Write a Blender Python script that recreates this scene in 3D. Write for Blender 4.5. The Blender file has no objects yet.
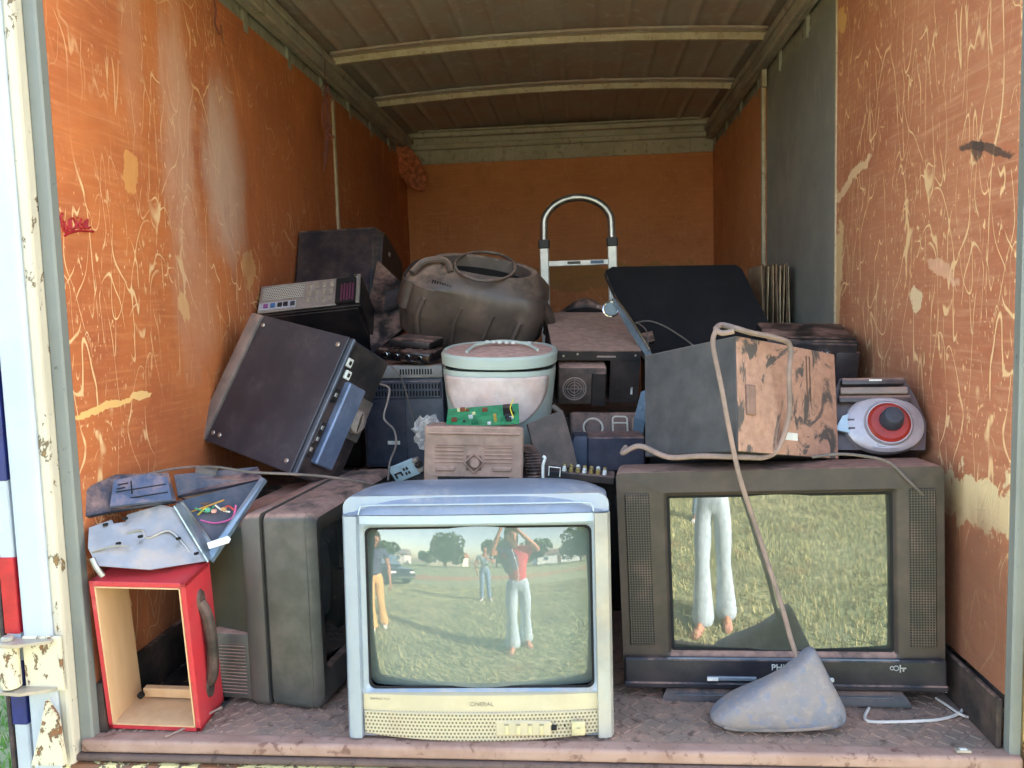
import bpy, bmesh, math, random
from mathutils import Vector, Matrix, Euler
random.seed(7)
S = bpy.context.scene
C = S.collection
PI = math.pi
W2 = 1.0          # half width of the cargo box
D = 3.65          # its depth
# ------------------------------------------------------------------ camera
F, YAW, PITCH, ROLL = 800.0, .0889, .0885, -.0295
CP = Vector((.1372, -1.6917, .9455))
_f = Vector((-math.sin(YAW)*math.cos(PITCH), math.cos(YAW)*math.cos(PITCH), -math.sin(PITCH)))
_r = Vector((math.cos(YAW), math.sin(YAW), 0)); _u = _r.cross(_f)
_r2 = _r*math.cos(ROLL)+_u*math.sin(ROLL); _u2 = _u*math.cos(ROLL)-_r*math.sin(ROLL)
cd = bpy.data.cameras.new('camera'); cam = bpy.data.objects.new('camera', cd); C.objects.link(cam)
cd.sensor_width = 36; cd.lens = F/1024*36; cd.clip_start = .02; cd.clip_end = 500
m = Matrix((_r2, _u2, -_f)).transposed().to_4x4(); m.translation = CP
cam.matrix_world = m
S.camera = cam
S.view_settings.view_transform = 'Standard'; S.view_settings.look = 'None'
S.view_settings.gamma = 1; S.view_settings.use_curve_mapping = False
S.view_settings.exposure = EXPOSURE = 1.68

# ------------------------------------------------------------------ colour + materials
def lin(h):
    h = h.lstrip('#'); o = []
    for i in (0, 2, 4):
        c = int(h[i:i+2], 16)/255
        o.append(c/12.92 if c <= .04045 else ((c+.055)/1.055)**2.4)
    return (*o, 1)
class NT:
    def __init__(s, name):
        s.m = bpy.data.materials.new(name); s.m.use_nodes = True
        s.t = s.m.node_tree; s.t.nodes.clear()
        s.out = s.n('ShaderNodeOutputMaterial'); s.b = s.n('ShaderNodeBsdfPrincipled')
        s.t.links.new(s.b.outputs[0], s.out.inputs[0])
    def n(s, typ, **k):
        nd = s.t.nodes.new(typ)
        for a, v in k.items(): setattr(nd, a, v)
        return nd
    def L(s, a, b): s.t.links.new(a, b)
    def put(s, sock, v):
        if hasattr(v, 'is_output') or isinstance(v, bpy.types.NodeSocket): s.L(v, sock)
        else: sock.default_value = v
    def math(s, op, a, b=None, c=None):
        nd = s.n('ShaderNodeMath', operation=op)
        for i, v in enumerate((a, b, c)):
            if v is not None: s.put(nd.inputs[i], v)
        return nd.outputs[0]
    def ss(s, x, lo, hi, a=0., b=1.):
        nd = s.n('ShaderNodeMapRange', interpolation_type='SMOOTHSTEP')
        for i, v in enumerate((x, lo, hi, a, b)): s.put(nd.inputs[i], v)
        return nd.outputs[0]
    def mix(s, f, a, b, blend='MIX'):
        nd = s.n('ShaderNodeMix', data_type='RGBA', blend_type=blend)
        s.put(nd.inputs[0], f); s.put(nd.inputs[6], a); s.put(nd.inputs[7], b)
        return nd.outputs[2]
    def pos(s, kind='Object'):
        return s.n('ShaderNodeTexCoord').outputs[kind]
    def world(s):
        return s.n('ShaderNodeNewGeometry').outputs['Position']
    def mapping(s, v, scale=(1,1,1), rot=(0,0,0), loc=(0,0,0)):
        nd = s.n('ShaderNodeMapping'); s.L(v, nd.inputs[0])
        nd.inputs[1].default_value = loc; nd.inputs[2].default_value = rot; nd.inputs[3].default_value = scale
        return nd.outputs[0]
    def noise(s, v, scale, detail=4, rough=.55, dist=0, out=0):
        nd = s.n('ShaderNodeTexNoise'); s.L(v, nd.inputs['Vector'])
        nd.inputs['Scale'].default_value = scale; nd.inputs['Detail'].default_value = detail
        nd.inputs['Roughness'].default_value = rough; nd.inputs['Distortion'].default_value = dist
        return nd.outputs[out]
    def bump(s, h, strength=.3, dist=.002):
        nd = s.n('ShaderNodeBump'); nd.inputs['Strength'].default_value = strength; nd.inputs['Distance'].default_value = dist
        s.L(h, nd.inputs['Height']); s.L(nd.outputs[0], s.b.inputs['Normal'])
    def fin(s, col, rough=.5, metal=0., spec=.5):
        s.put(s.b.inputs['Base Color'], col); s.put(s.b.inputs['Roughness'], rough)
        s.put(s.b.inputs['Metallic'], metal); s.put(s.b.inputs['Specular IOR Level'], spec)
        return s.m
DUST = lin('a98577')
def mat(name, hx, rough=.5, metal=0., dust=.0, film=.0, var=.12, bump=.15, nscale=18, dustcol=None, spec=.5, world_dust=True):
    """plain surface with tone variation, red dust settled on what faces up (dust) and a patchy film of it (film)"""
    t = NT(name); p = t.pos()
    base = lin(hx); n = t.noise(p, nscale, 5, .6)
    dark = tuple(c*(1-var*1.5) for c in base[:3])+(1,); light = tuple(min(1, c*(1+var*1.5)) for c in base[:3])+(1,)
    col = t.mix(t.ss(n, .3, .7), dark, light)
    dc = dustcol or DUST
    r = rough
    if dust or film:
        n2 = t.noise(p, 9, 6, .65); n3 = t.noise(p, 42, 3, .6)
        nz = t.n('ShaderNodeSeparateXYZ'); t.L(t.n('ShaderNodeNewGeometry').outputs['Normal'], nz.inputs[0])
        up = t.ss(nz.outputs[2], .25, .8)
        a = t.math('MULTIPLY', up, t.ss(t.math('ADD', n2, t.math('MULTIPLY', n3, .3)), .66-.5*dust, .95-.5*dust))
        a = t.math('MULTIPLY', a, min(1, .55+.5*dust) if dust else 0.)
        b = t.math('MULTIPLY', t.ss(n2, .35, .75), film)
        f = t.math('MAXIMUM', a, b)
        dv = t.mix(t.ss(n3, .3, .7), tuple(c*.8 for c in dc[:3])+(1,), tuple(min(1,c*1.12) for c in dc[:3])+(1,))
        col = t.mix(f, col, dv)
        r = t.math('ADD', rough, t.math('MULTIPLY', f, max(0, .9-rough)))
        if metal: metal = t.math('MULTIPLY', t.math('SUBTRACT', 1, f), metal)
    if bump: t.bump(t.noise(p, 160, 3, .6), bump, .0006)
    return t.fin(col, r, metal, spec)

def blob(t, u, v, cu, cv, ru, rv, nz, amp=.6, edge=.25, ang=0., wu=None, wv=None):
    """soft edged patch at (cu, cv): 1 inside, 0 outside, ragged by noise"""
    du = t.math('SUBTRACT', u, cu); dv = t.math('SUBTRACT', v, cv)
    if ang:
        c, s_ = math.cos(ang), math.sin(ang)
        a = t.math('ADD', t.math('MULTIPLY', du, c), t.math('MULTIPLY', dv, s_))
        b = t.math('SUBTRACT', t.math('MULTIPLY', dv, c), t.math('MULTIPLY', du, s_))
        du, dv = a, b
    if wu is not None: du = t.math('ADD', du, t.math('MULTIPLY', t.math('SUBTRACT', wu, .5), ru*1.6)); dv = t.math('ADD', dv, t.math('MULTIPLY', t.math('SUBTRACT', wv, .5), rv*5))
    e = t.math('ADD', t.math('POWER', t.math('ABSOLUTE', t.math('DIVIDE', du, ru)), 2.), t.math('POWER', t.math('ABSOLUTE', t.math('DIVIDE', dv, rv)), 2.))
    e = t.math('ADD', e, t.math('MULTIPLY', t.math('SUBTRACT', nz, .5), amp*4))
    return t.ss(e, 1+edge, 1-edge)
def plywood(name, c1, c2, c3, axis='y', scr=1., marks=(), dusty=(), dark=(), fade=None, density=0.):
    t = NT(name); p = t.world(); sx = t.n('ShaderNodeSeparateXYZ'); t.L(p, sx.inputs[0])
    u = sx.outputs[{'x': 0, 'y': 1}[axis]]; v = sx.outputs[2]
    cb = t.n('ShaderNodeCombineXYZ'); t.L(u, cb.inputs[0]); t.L(v, cb.inputs[1]); q = cb.outputs[0]
    big = t.noise(q, 1.6, 4, .6); grain = t.noise(t.mapping(q, (2.2, 26, 1)), 3.2, 6, .62, .5)
    mid = t.noise(q, 7, 5, .65)
    col = t.mix(t.ss(big, .32, .68), lin(c1), lin(c2))
    col = t.mix(t.math('MULTIPLY', t.ss(grain, .42, .75), .5), col, lin(c3))
    col = t.mix(t.math('MULTIPLY', t.ss(mid, .5, .8), .35), col, lin('8a4a2c'))
    pale = lin('f0c795')
    # long curved scratches in several directions
    dens = t.ss(t.noise(t.mapping(q, loc=(3.1, 1.7, 0)), 1.5, 3, .6), .34-.25*density, .56-.2*density)
    lowz = t.ss(v, 1.8, .9, .45, 1.)
    tot = None
    for i, (ang, sc, w, k) in enumerate(((.15, (3, .8, 1), .0040, 1.), (-.35, (4, 1.1, 1), .0045, .95), (1.35, (3, .9, 1), .0035, .8), (.75, (3.4, 1.2, 1), .004, .9), (-.9, (3.2, 1.1, 1), .004, .9), (.05, (6, 1.8, 1), .009, .9))):
        mp = t.mapping(q, sc, (0, 0, ang), (i*3.7, i*1.9, 0))
        nn = t.noise(mp, 1.7, 1.5, .4, .5)
        ln = t.ss(t.math('ABSOLUTE', t.math('SUBTRACT', nn, .5)), w, w*.25)
        gate = t.ss(t.noise(t.mapping(q, (1, 1, 1), loc=(i*5.3, 2*i, 0)), 5, 3, .6), .46, .56)
        ln = t.math('MULTIPLY', t.math('MULTIPLY', ln, gate), k)
        tot = ln if tot is None else t.math('MAXIMUM', tot, ln)
    # short chips and scuffs
    for i, (ang, sc, th) in enumerate(((.2, (42, 17, 1), .655), (-.5, (38, 15, 1), .66), (1.1, (34, 16, 1), .675), (0., (90, 45, 1), .655), (.4, (13, 6, 1), .70))):
        nn = t.noise(t.mapping(q, sc, (0, 0, ang), (i*2.3, i*7.1, 0)), 1.0, 3, .6, .4)
        ch = t.ss(nn, th-.02, th+.03)
        tot = t.math('MAXIMUM', tot, t.math('MULTIPLY', t.math('MULTIPLY', ch, .75), t.ss(t.noise(t.mapping(q, loc=(i*1.1, 3.3*i, 0)), 6, 3, .6), .42, .60)))
    tot = t.math('MULTIPLY', t.math('MULTIPLY', tot, dens), t.math('MULTIPLY', lowz, scr))
    col = t.mix(t.math('MINIMUM', tot, .9), col, pale)
    nz = t.noise(q, 22, 5, .7); wu = t.noise(t.mapping(q, loc=(4, 9, 0)), 6, 4, .6); wv = t.noise(t.mapping(q, loc=(9, 2, 0)), 9, 5, .65)
    for (cu, cv, ru, rv, ang, amp, hx, k) in marks:
        col = t.mix(t.math('MULTIPLY', blob(t, u, v, cu, cv, ru, rv, nz, amp, .2, ang, wu, wv), k), col, lin(hx))
    nz2 = t.noise(t.mapping(q, (3.5, 1.2, 1)), 3, 5, .65)
    for (cu, cv, ru, rv, ang, hx, k) in dusty:
        col = t.mix(t.math('MULTIPLY', blob(t, u, v, cu, cv, ru, rv, nz2, .8, 1.), k), col, lin(hx))
    # ground-in grime low down
    gr = t.math('MULTIPLY', t.ss(v, .75, .1), t.ss(nz2, .25, .7, .35, .9))
    col = t.mix(gr, col, lin('80543f'))
    t.bump(t.math('SUBTRACT', t.math('MULTIPLY', grain, .4), tot), .25, .0015)
    return t.fin(col, t.ss(grain, .3, .7, .5, .75), 0, .35)

# ------------------------------------------------------------------ mesh builder
def rrect(w, h, r, cx=0., cz=0., n=5):
    r = min(r, w/2-1e-4, h/2-1e-4); pts = []
    for (sx, sz, a0) in ((1, -1, -90), (1, 1, 0), (-1, 1, 90), (-1, -1, 180)):
        for i in range(n+1):
            a = math.radians(a0+90*i/n)
            pts.append((cx+sx*(w/2-r)+r*math.cos(a), cz+sz*(h/2-r)+r*math.sin(a)))
    return pts
def circ(r, n=24, cx=0, cz=0, rz=None):
    rz = rz or r
    return [(cx+r*math.cos(2*PI*i/n), cz+rz*math.sin(2*PI*i/n)) for i in range(n)]
class MB:
    def __init__(s): s.bm = bmesh.new()
    def box(s, c, d, bev=.0, rot=None, seg=1):
        vs = bmesh.ops.create_cube(s.bm, size=1)['verts']
        if bev:
            for v in vs: v.co = Vector((v.co.x*d[0], v.co.y*d[1], v.co.z*d[2]))
            es = {e for v in vs for e in v.link_edges}
            r = bmesh.ops.bevel(s.bm, geom=list(es), offset=min(bev, min(d)*.45), segments=seg, affect='EDGES', profile=.5)
            vs = list({v for f in r['faces'] for v in f.verts} | {v for v in vs if v.is_valid})
            M = Matrix.Identity(4)
        else: M = Matrix.Diagonal((*d, 1))
        R = rot.to_matrix().to_4x4() if isinstance(rot, Euler) else (Euler(rot).to_matrix().to_4x4() if rot else Matrix.Identity(4))
        M = Matrix.Translation(c) @ R @ M
        for v in vs: v.co = M @ v.co
        return s
    def loft(s, rings, cap0=True, cap1=True, closed=False):
        R = [[s.bm.verts.new(p) for p in r] for r in rings]
        n = len(R[0]); rr = R+[R[0]] if closed else R
        for a, b in zip(rr, rr[1:]):
            for i in range(n):
                j = (i+1) % n
                s.bm.faces.new((a[i], a[j], b[j], b[i]))
        if cap0 and not closed: s.bm.faces.new(R[0][::-1])
        if cap1 and not closed: s.bm.faces.new(R[-1])
        return s
    def cyl(s, a, b, r, r2=None, n=20, bev=0):
        a, b = Vector(a), Vector(b); d = (b-a); L = d.length; q = d.to_track_quat('Z', 'Y')
        r2 = r if r2 is None else r2
        prof = [(r, 0), (r2, L)] if not bev else [(r-bev, 0), (r, bev), (r2, L-bev), (r2-bev, L)]
        s.loft([[a+q@Vector((x, y, h)) for x, y in circ(rr, n)] for rr, h in prof])
        return s
    def ring(s, c, r, tube, normal=(0, -1, 0), n=32, k=8, rz=None):
        q = Vector(normal).to_track_quat('Z', 'Y'); R = []
        for i in range(n):
            a = 2*PI*i/n; cc = Vector((r*math.cos(a), (rz or r)*math.sin(a), 0)); e = Vector((math.cos(a), math.sin(a), 0))
            R.append([Vector(c)+q@(cc+e*(tube*math.cos(2*PI*j/k))+Vector((0, 0, tube*math.sin(2*PI*j/k)))) for j in range(k)])
        return s.loft(R, closed=True)
    def tube(s, pts, r, n=8, smooth=4, r_end=None):
        P = [Vector(p) for p in pts]
        if smooth and len(P) > 2:
            Q = []
            for i in range(len(P)-1):
                p0, p1, p2, p3 = P[max(i-1, 0)], P[i], P[i+1], P[min(i+2, len(P)-1)]
                for k in range(smooth):
                    t = k/smooth
                    Q.append(.5*((2*p1)+(p2-p0)*t+(2*p0-5*p1+4*p2-p3)*t*t+(3*p1-p0-3*p2+p3)*t**3))
            P = Q+[P[-1]]
        T = (P[1]-P[0]).normalized(); N = T.orthogonal().normalized(); R = []
        for i, p in enumerate(P):
            T2 = (P[min(i+1, len(P)-1)]-P[max(i-1, 0)])
            T2 = T2.normalized() if T2.length > 1e-9 else T
            N = (N-T2*N.dot(T2)); N = N.normalized() if N.length > 1e-6 else T2.orthogonal().normalized()
            B = T2.cross(N); rr = r if r_end is None else r+(r_end-r)*i/(len(P)-1)
            R.append([p+N*rr*math.cos(2*PI*j/n)+B*rr*math.sin(2*PI*j/n) for j in range(n)]); T = T2
        return s.loft(R)
    def prism(s, poly, thick, origin=(0, 0, 0), ax=(1, 0, 0), ay=(0, 0, 1)):
        """2-D outline on the plane (ax, ay), given thickness along its normal"""
        o = Vector(origin); ax = Vector(ax); ay = Vector(ay); nn = ax.cross(ay).normalized()
        a = [o+ax*x+ay*y-nn*thick/2 for x, y in poly]; b = [p+nn*thick for p in a]
        return s.loft([a, b])
    def poly3(s, pts, thick):
        P = [Vector(p) for p in pts]; n = Vector((0, 0, 0))
        for a, b in zip(P, P[1:]+P[:1]): n += a.cross(b)
        n.normalize(); return s.loft([[p-n*thick/2 for p in P], [p+n*thick/2 for p in P]])
    def build(s, name, material, parent=None, smooth=True, angle=35, mods=()):
        bm = s.bm
        bmesh.ops.recalc_face_normals(bm, faces=bm.faces)
        me = bpy.data.meshes.new(name); bm.to_mesh(me); bm.free()
        me.materials.append(material)
        if smooth:
            me.shade_smooth(); me.set_sharp_from_angle(angle=math.radians(angle))
        o = bpy.data.objects.new(name, me); C.objects.link(o)
        if parent: o.parent = parent
        return o
def tag(o, label=None, cat=None, group=None, kind=None):
    for k, v in (('label', label), ('category', cat), ('group', group), ('kind', kind)):
        if v: o[k] = v
    return o
def thing(name, label, cat, loc=(0, 0, 0), deg=(0, 0, 0), group=None):
    o = bpy.data.objects.new(name, None); C.objects.link(o); o.empty_display_size = .05
    o.location = loc; o.rotation_euler = [math.radians(a) for a in deg]
    return tag(o, label, cat, group)
def base(loc, deg, h):
    """centre of a box of height h -> middle of its underside"""
    R = Euler([math.radians(a) for a in deg]).to_matrix()
    return Vector(loc)-R@Vector((0, 0, h/2))
def copy_tree(o, parent=None):
    c = o.copy(); C.objects.link(c)
    if parent: c.parent = parent
    for ch in [k for k in o.children]: copy_tree(ch, c)
    return c
def at(u, v, **k):
    """the point of the real plane x=, y= or z= seen at picture position (u, v)"""
    d = _f+_r2*((u-512)/F)-_u2*((v-384)/F); (a, val), = k.items(); i = 'xyz'.index(a)
    return CP+d*((val-CP[i])/d[i])
def struct(o, label=None): return tag(o, label, kind='structure')
def text(name, body, size, material, parent, loc, rot, ext=.0006):
    cu = bpy.data.curves.new(name, 'FONT'); cu.body = body; cu.size = size; cu.extrude = ext
    cu.align_x = 'CENTER'; cu.align_y = 'CENTER'
    tmp = bpy.data.objects.new(name, cu); C.objects.link(tmp)
    bpy.context.view_layer.update()
    me = bpy.data.meshes.new_from_object(tmp.evaluated_get(bpy.context.evaluated_depsgraph_get()))
    bpy.data.objects.remove(tmp); me.materials.clear(); me.materials.append(material)
    o = bpy.data.objects.new(name, me); C.objects.link(o); o.parent = parent; o.location = loc; o.rotation_euler = rot
    return o

# ------------------------------------------------------------------ the cargo box
GZ = -.80         # ground level below the cargo floor
def rusty(name, c1, c2, c3, s=6, rough=.75, metal=.0):
    t = NT(name); p = t.world()
    a = t.noise(p, s, 6, .65); b = t.noise(p, s*5, 5, .6, .4); c = t.noise(p, s*.4, 3)
    col = t.mix(t.ss(a, .38, .62), lin(c1), lin(c2))
    col = t.mix(t.math('MULTIPLY', t.ss(b, .55, .68), .8), col, lin(c3))
    col = t.mix(t.math('MULTIPLY', t.ss(c, .45, .7), .4), col, lin(c2))
    t.bump(b, .35, .0015)
    return t.fin(col, rough, metal, .4)
def painted(name, base_, chip, rust, th=.64, s=22, rough=.45, along=.6):
    t = NT(name); p = t.world()
    a = t.noise(t.mapping(p, (1, 1, along)), s, 6, .7, .3); b = t.noise(p, 3, 4, .6)
    col = t.mix(t.ss(b, .35, .75), lin(base_), tuple(x*.86 for x in lin(base_)[:3])+(1,))
    col = t.mix(t.ss(a, th-.02, th+.01), col, lin(chip))
    col = t.mix(t.ss(a, th+.03, th+.05), col, lin(rust))
    t.bump(t.ss(a, th, th-.03), .4, .001)
    return t.fin(col, rough, 0, .5)
M_floor = rusty('rusty_tread_plate', '87766a', 'a38474', '624f46', 7)
M_lug = rusty('worn_lug_tops', '94837a', 'a38576', '675249', 9, .6)
M_sill = rusty('rusty_sill', '97786b', 'a98a7d', '6b4a40', 8)
M_grey = painted('grey_frame_strip', '7f827e', '5e605d', '6e5a4a', .66, 40)
M_cream = painted('cream_frame_paint', 'c9c0ae', '6a5b45', '8f6b42', .62, 26)
M_white = painted('white_post_paint', 'b9c0c9', '55504a', '9a6a42', .73, 9)
M_chip = painted('chipped_cream_bumper', 'd8c98e', '4d4036', '7c5236', .50, 24)
M_alu = rusty('dull_ceiling_metal', '8f8880', 'a69c8c', '7c6d5e', 5, .55)
M_rib = rusty('pale_roof_bow_metal', 'bcae98', 'ab9b84', '857059', 11, .5)
M_ceil = rusty('dusty_ceiling_sheet', 'a49c96', 'a58f84', 'b5aea6', 4, .6)
M_dark = mat('black_kick_strip', '201d1b', .8, film=.2, dust=.2)
M_ply_l = plywood('left_plywood', 'cf7844', 'ae603e', 'dc925e', 'y', 1.35,
    marks=[(.02+.09, .748, .115, .010, .06, .25, 'efc07a', .95), (.27, .762, .06, .011, .0, .3, 'f0c583', .95), (.53, .98, .03, .05, .3, .5, 'e9b878', .8),
           (.30, 1.33, .035, .035, 0, .6, 'e7a862', .6), (1.15, 1.02, .09, .016, -.05, .4, 'ebc080', .8), (1.0, 1.12, .05, .05, .4, .7, 'e3b27a', .7),
           (1.75, 1.18, .10, .016, .05, .3, 'eac88d', .8), (.23, 1.85, .012, .06, .35, .5, '5d3a26', .8), (.9, 1.86, .012, .05, .3, .5, '5d3a26', .6)],
    dusty=[(.56, 1.5, .09, .32, .05, 'dcae94', .6), (.86, 1.42, .13, .26, .2, 'd8b6a2', .8), (.60, 1.05, .12, .24, 0, 'd2a084', .4), (.34, 1.75, .05, .3, 0, 'd39a78', .35), (2.7, 1.2, .9, .9, 0, '8a4f31', .6), (1.45, 1.35, .5, .75, 0, '93502f', .55)])  # pale dust streaks first, then two broad darker brown patches towards the deep end
M_ply_r = plywood('right_plywood', 'c2805f', 'b06c50', 'd6a27e', 'y', 1.6,
    marks=[(.98, 1.34, .17, .022, -.25, .5, 'e8c39a', .95), (1.10, 1.10, .05, .10, .0, .7, 'e3c08e', .9), (1.11, 1.0, .03, .2, 0, .7, 'dfb98a', .8), (.14, 1.265, .13, .010, .28, .5, '5b4a42', .9), (.16, 1.26, .03, .018, 0, .7, '4f4440', .8),
           (.17, .49, .34, .055, -.12, .35, 'e6cda2', 1.), (1.08, 1.85, .05, .06, .3, .5, 'dfae6e', .9), (.33, 1.02, .10, .018, .3, .4, 'e5b596', .7), (.47, .95, .04, .025, 0, .5, 'ecd0a8', .9)],
    dusty=[(.35, .25, .5, .22, 0, '7a5243', .8)], density=.5)
M_ply_b = plywood('back_plywood', 'd48857', 'c67a4e', 'dc9c68', 'x', .35, marks=[(.2, 1.2, .6, .05, 0, .6, 'a88346', .6), (.15, 1.13, .5, .04, .05, .6, '9c8049', .5)])
t = NT('dark_grey_liner_sheet'); p = t.world()
a = t.noise(p, 4, 6, .65); b = t.noise(t.mapping(p, (1, 1, .35)), 8, 5, .7, .6)
col = t.mix(t.ss(a, .35, .7), lin('858684'), lin('979690')); col = t.mix(t.math('MULTIPLY', t.ss(b, .58, .72), .55), col, lin('a8a49a'))
t.bump(a, .3, .003); M_liner = t.fin(col, .55, .2, .5)

f = MB().box((0, D/2, -.02), (2.04, D, .04))
k = 0
for iy in range(17):
    for ix in range(76):
        x = -.98+ix*.026; y = .02+iy*.026; a = (1 if (ix+iy) % 2 else -1)*PI/4
        f.box((x, y, 0), (.024, .0085, .0045), 0, (0, 0, a))
struct(f.build('floor', M_floor, smooth=False))
struct(MB().box((-1.015, D/2, 1.045), (.03, D, 1.85)).build('wall_left', M_ply_l, smooth=False))
struct(MB().box((1.015, .565, 1.045), (.03, 1.13, 1.85)).build('wall_right', M_ply_r, smooth=False))
struct(MB().box((1.018, 1.65, 1.04), (.024, 1.05, 1.84)).build('wall_right', M_liner, smooth=False))
struct(MB().box((1.015, 2.92, 1.045), (.03, 1.46, 1.85)).build('wall_right', plywood('right_plywood_deep', 'd48c60', 'c67e54', 'dfa270', 'y', 1.), smooth=False))
struct(MB().box((0, D+.015, .97), (2.04, .03, 1.95)).build('wall_back', M_ply_b, smooth=False))
# strips at the joints, kick boards, metal above the plywood
T = lambda mb, n, m: struct(mb.build(n, m, smooth=False))
T(MB().box((-.996, 2.05, 1.06), (.012, .022, 1.8)), 'trim_1', M_rib)
T(MB().box((.992, 2.19, 1.06), (.016, .024, 1.86)).box((.99, 2.16, 2.0), (.02, .03, .12)), 'trim_2', M_rib)
T(MB().box((.998, 1.135, 1.05), (.006, .012, 1.85)), 'trim_3', M_rib)
T(MB().box((-.995, D/2, .06), (.02, D, .12)), 'baseboard_left', M_dark)
T(MB().box((.994, D/2, .055), (.012, D, .11), .003), 'baseboard_right', M_dark)
g = MB().box((-1.02, D/2, 2.06), (.02, D, .2)).box((1.02, D/2, 2.06), (.02, D, .2))
for s in (-1, 1):
    for i in range(9): g.box((s*1.005, .25+i*.42, 2.0), (.014, .035, .12))
T(g, 'trim_4', rusty('greenish_side_metal', '9a998c', '8d887a', '6b6254', 5, .6))
for s in (-1, 1):
    g = MB().box((s*.975, D/2, 2.045), (.05, D, .05), .006).box((s*.955, D/2, 2.085), (.03, D, .03), .006).box((s*.985, D/2, 2.02), (.02, D, .012)).box((s*.99, D/2, 2.12), (.03, D, .05))
    T(g, 'trim_5', M_alu)
# bowed, ribbed roof sheet
c = MB(); nx = 240; rows = [0, D+.03]; ring = []
def zc(x): return 2.128+.036*(1-(x/.97)**2)
top = []
for i in range(nx+1):
    x = -1.05+2.1*i/nx; q = (i % 16); rz = .011 if q in (0, 1) else (.004 if q in (2, 15) else 0)
    top.append((x, zc(x)-rz))
A = [(x, 0, z) for x, z in top]+[(1.05, 0, 2.215), (-1.05, 0, 2.215)]
B = [(x, D+.03, z) for x, z in top]+[(1.05, D+.03, 2.2), (-1.05, D+.03, 2.2)]
c.loft([A, B]); struct(c.build('ceiling', M_ceil, angle=50))
# roof bows
for i, y in enumerate((.38, 1.17, 1.95, 2.71)):
    b = MB(); R = []
    for k in range(33):
        x = -.965+1.93*k/32; z = 2.080+.036*(1-(x/.965)**2)
        R.append([(x, y-.030, z+.040), (x, y-.030, z+.028), (x, y-.014, z+.028), (x, y-.012, z), (x, y+.012, z), (x, y+.014, z+.028), (x, y+.030, z+.028), (x, y+.030, z+.040)])
    b.loft(R); T(b, 'trim_%d' % (7+i), M_rib)
    # wavy shadow lip where the sheet laps over the bow
    b = MB(); R = []
    for k in range(161):
        x = -.95+1.90*k/160; z = zc(x)-.010-.006*abs(math.sin(x*PI/.14)); yy = y-.045-.016*abs(math.sin(x*PI/.14))
        R.append([(x, yy-.008, z+.006), (x, yy-.008, z-.004), (x, yy+.014, z-.008), (x, yy+.014, z+.006)])
    b.loft(R); T(b, 'trim_%d' % (20+i), M_ceil)
g = MB().box((0, D-.09, 2.108), (1.93, .04, .030), .005).box((0, D-.09, 2.132), (1.93, .05, .012), .003).box((0, D-.03, 2.045), (1.98, .04, .035), .006).box((0, D-.01, 2.09), (1.98, .02, .10)).box((0, D-.004, 2.0), (2.0, .01, .12))
for i in range(8): g.box((-.85+i*.245, D-.014, 1.985), (.018, .02, .085)).box((-.828+i*.245, D-.012, 1.985), (.006, .016, .085))
T(g, 'trim_12', rusty('pale_header_metal', 'bdb5a4', 'ada491', '8b7d69', 6, .6))
# rear frame of the body: posts, sill, bumper
g = MB().box((-1.016, -.012, 1.0), (.032, .03, 2.3), .004); T(g, 'trim_13', M_grey)
g = MB().box((-1.044, -.03, .97), (.026, .05, 2.45), .008, seg=2); T(g, 'trim_14', M_cream)
g = MB().box((-1.090, -.03, .93), (.070, .07, 2.5), .014, seg=3).box((-1.03, .03, 1.), (.02, .06, 2.4)); T(g, 'trim_15', M_white)
g = MB().box((1.014, -.012, 1.0), (.024, .03, 2.3), .004); T(g, 'trim_16', M_grey)
g = MB().box((1.06, -.03, .95), (.064, .06, 2.5), .010, seg=2).box((1.06, .03, 1.), (.05, .06, 2.4)); T(g, 'trim_17', painted('ochre_cream_paint', 'd9b67c', '5b4030', 'a5744a', .62, 20))
g = MB().box((0, -.018, -.012), (2.05, .042, .030), .008, seg=3); T(g, 'trim_18', M_sill)
g = MB().box((0, -.035, -.036), (2.10, .022, .016), .006, seg=2); T(g, 'trim_19', rusty('dark_sill_lip', '5a4b46', '6b5650', '3d302c', 10))
g = MB().box((0, -.03, -.165), (2.26, .06, .24), .006).box((0, .35, -.16), (2.1, .7, .2)); T(g, 'trim_25', M_chip)
g = MB().box((0, D+.05, 1.0), (2.2, .03, 2.5)).box((-1.075, D/2+.05, 1.), (.03, D-.05, 2.5)).box((1.075, D/2+.05, 1.), (.03, D-.05, 2.5)).box((0, D/2, 2.24), (2.2, D+.1, .03)).box((0, .02, 2.16), (2.2, .08, .16))
T(g, 'trim_26', M_white)
g = MB().box((0, D/2, -.30), (.9, D, .22)).box((0, D/2, -.08), (2.1, D, .08)); T(g, 'trim_27', M_dark)
# ---- wheels and the open door leaf folded along the outside of the body
M_rub = mat('tyre_rubber', '26262a', .85, film=.3)
for s in (-1, 1):
    w = thing('truck_wheel', 'black rubber wheel under the %s side of the cargo box' % ('left' if s < 0 else 'right'), 'wheel', (s*.85, 1.1, GZ+.36))
    R = [[(xx, r*math.cos(a), r*math.sin(a)) for a in [2*PI*i/36 for i in range(36)]] for xx, r in ((-.10, .22), (-.11, .33), (-.08, .36), (.08, .36), (.11, .33), (.10, .22))]
    MB().loft(R).build('tyre', M_rub, w); MB().cyl((-.08, 0, 0), (.08, 0, 0), .2, n=28, bev=.02).build('hub', M_white, w)
M_blue = mat('deep_blue_paint', '1f2a6b', .35); M_red = mat('red_reflector', 'b3212c', .35)
d = thing('door_1', 'open cargo door leaf', 'door', (-1.150, -.058, -.25)); tag(d, kind='structure')
MB().box((0, .55, 1.2), (.03, 1.05, 2.4), .004).build('door_panel', M_white, d)
MB().box((0.002, .012, 1.2), (.034, .026, 2.4), .003).build('edge_cap', M_white, d)
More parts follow.
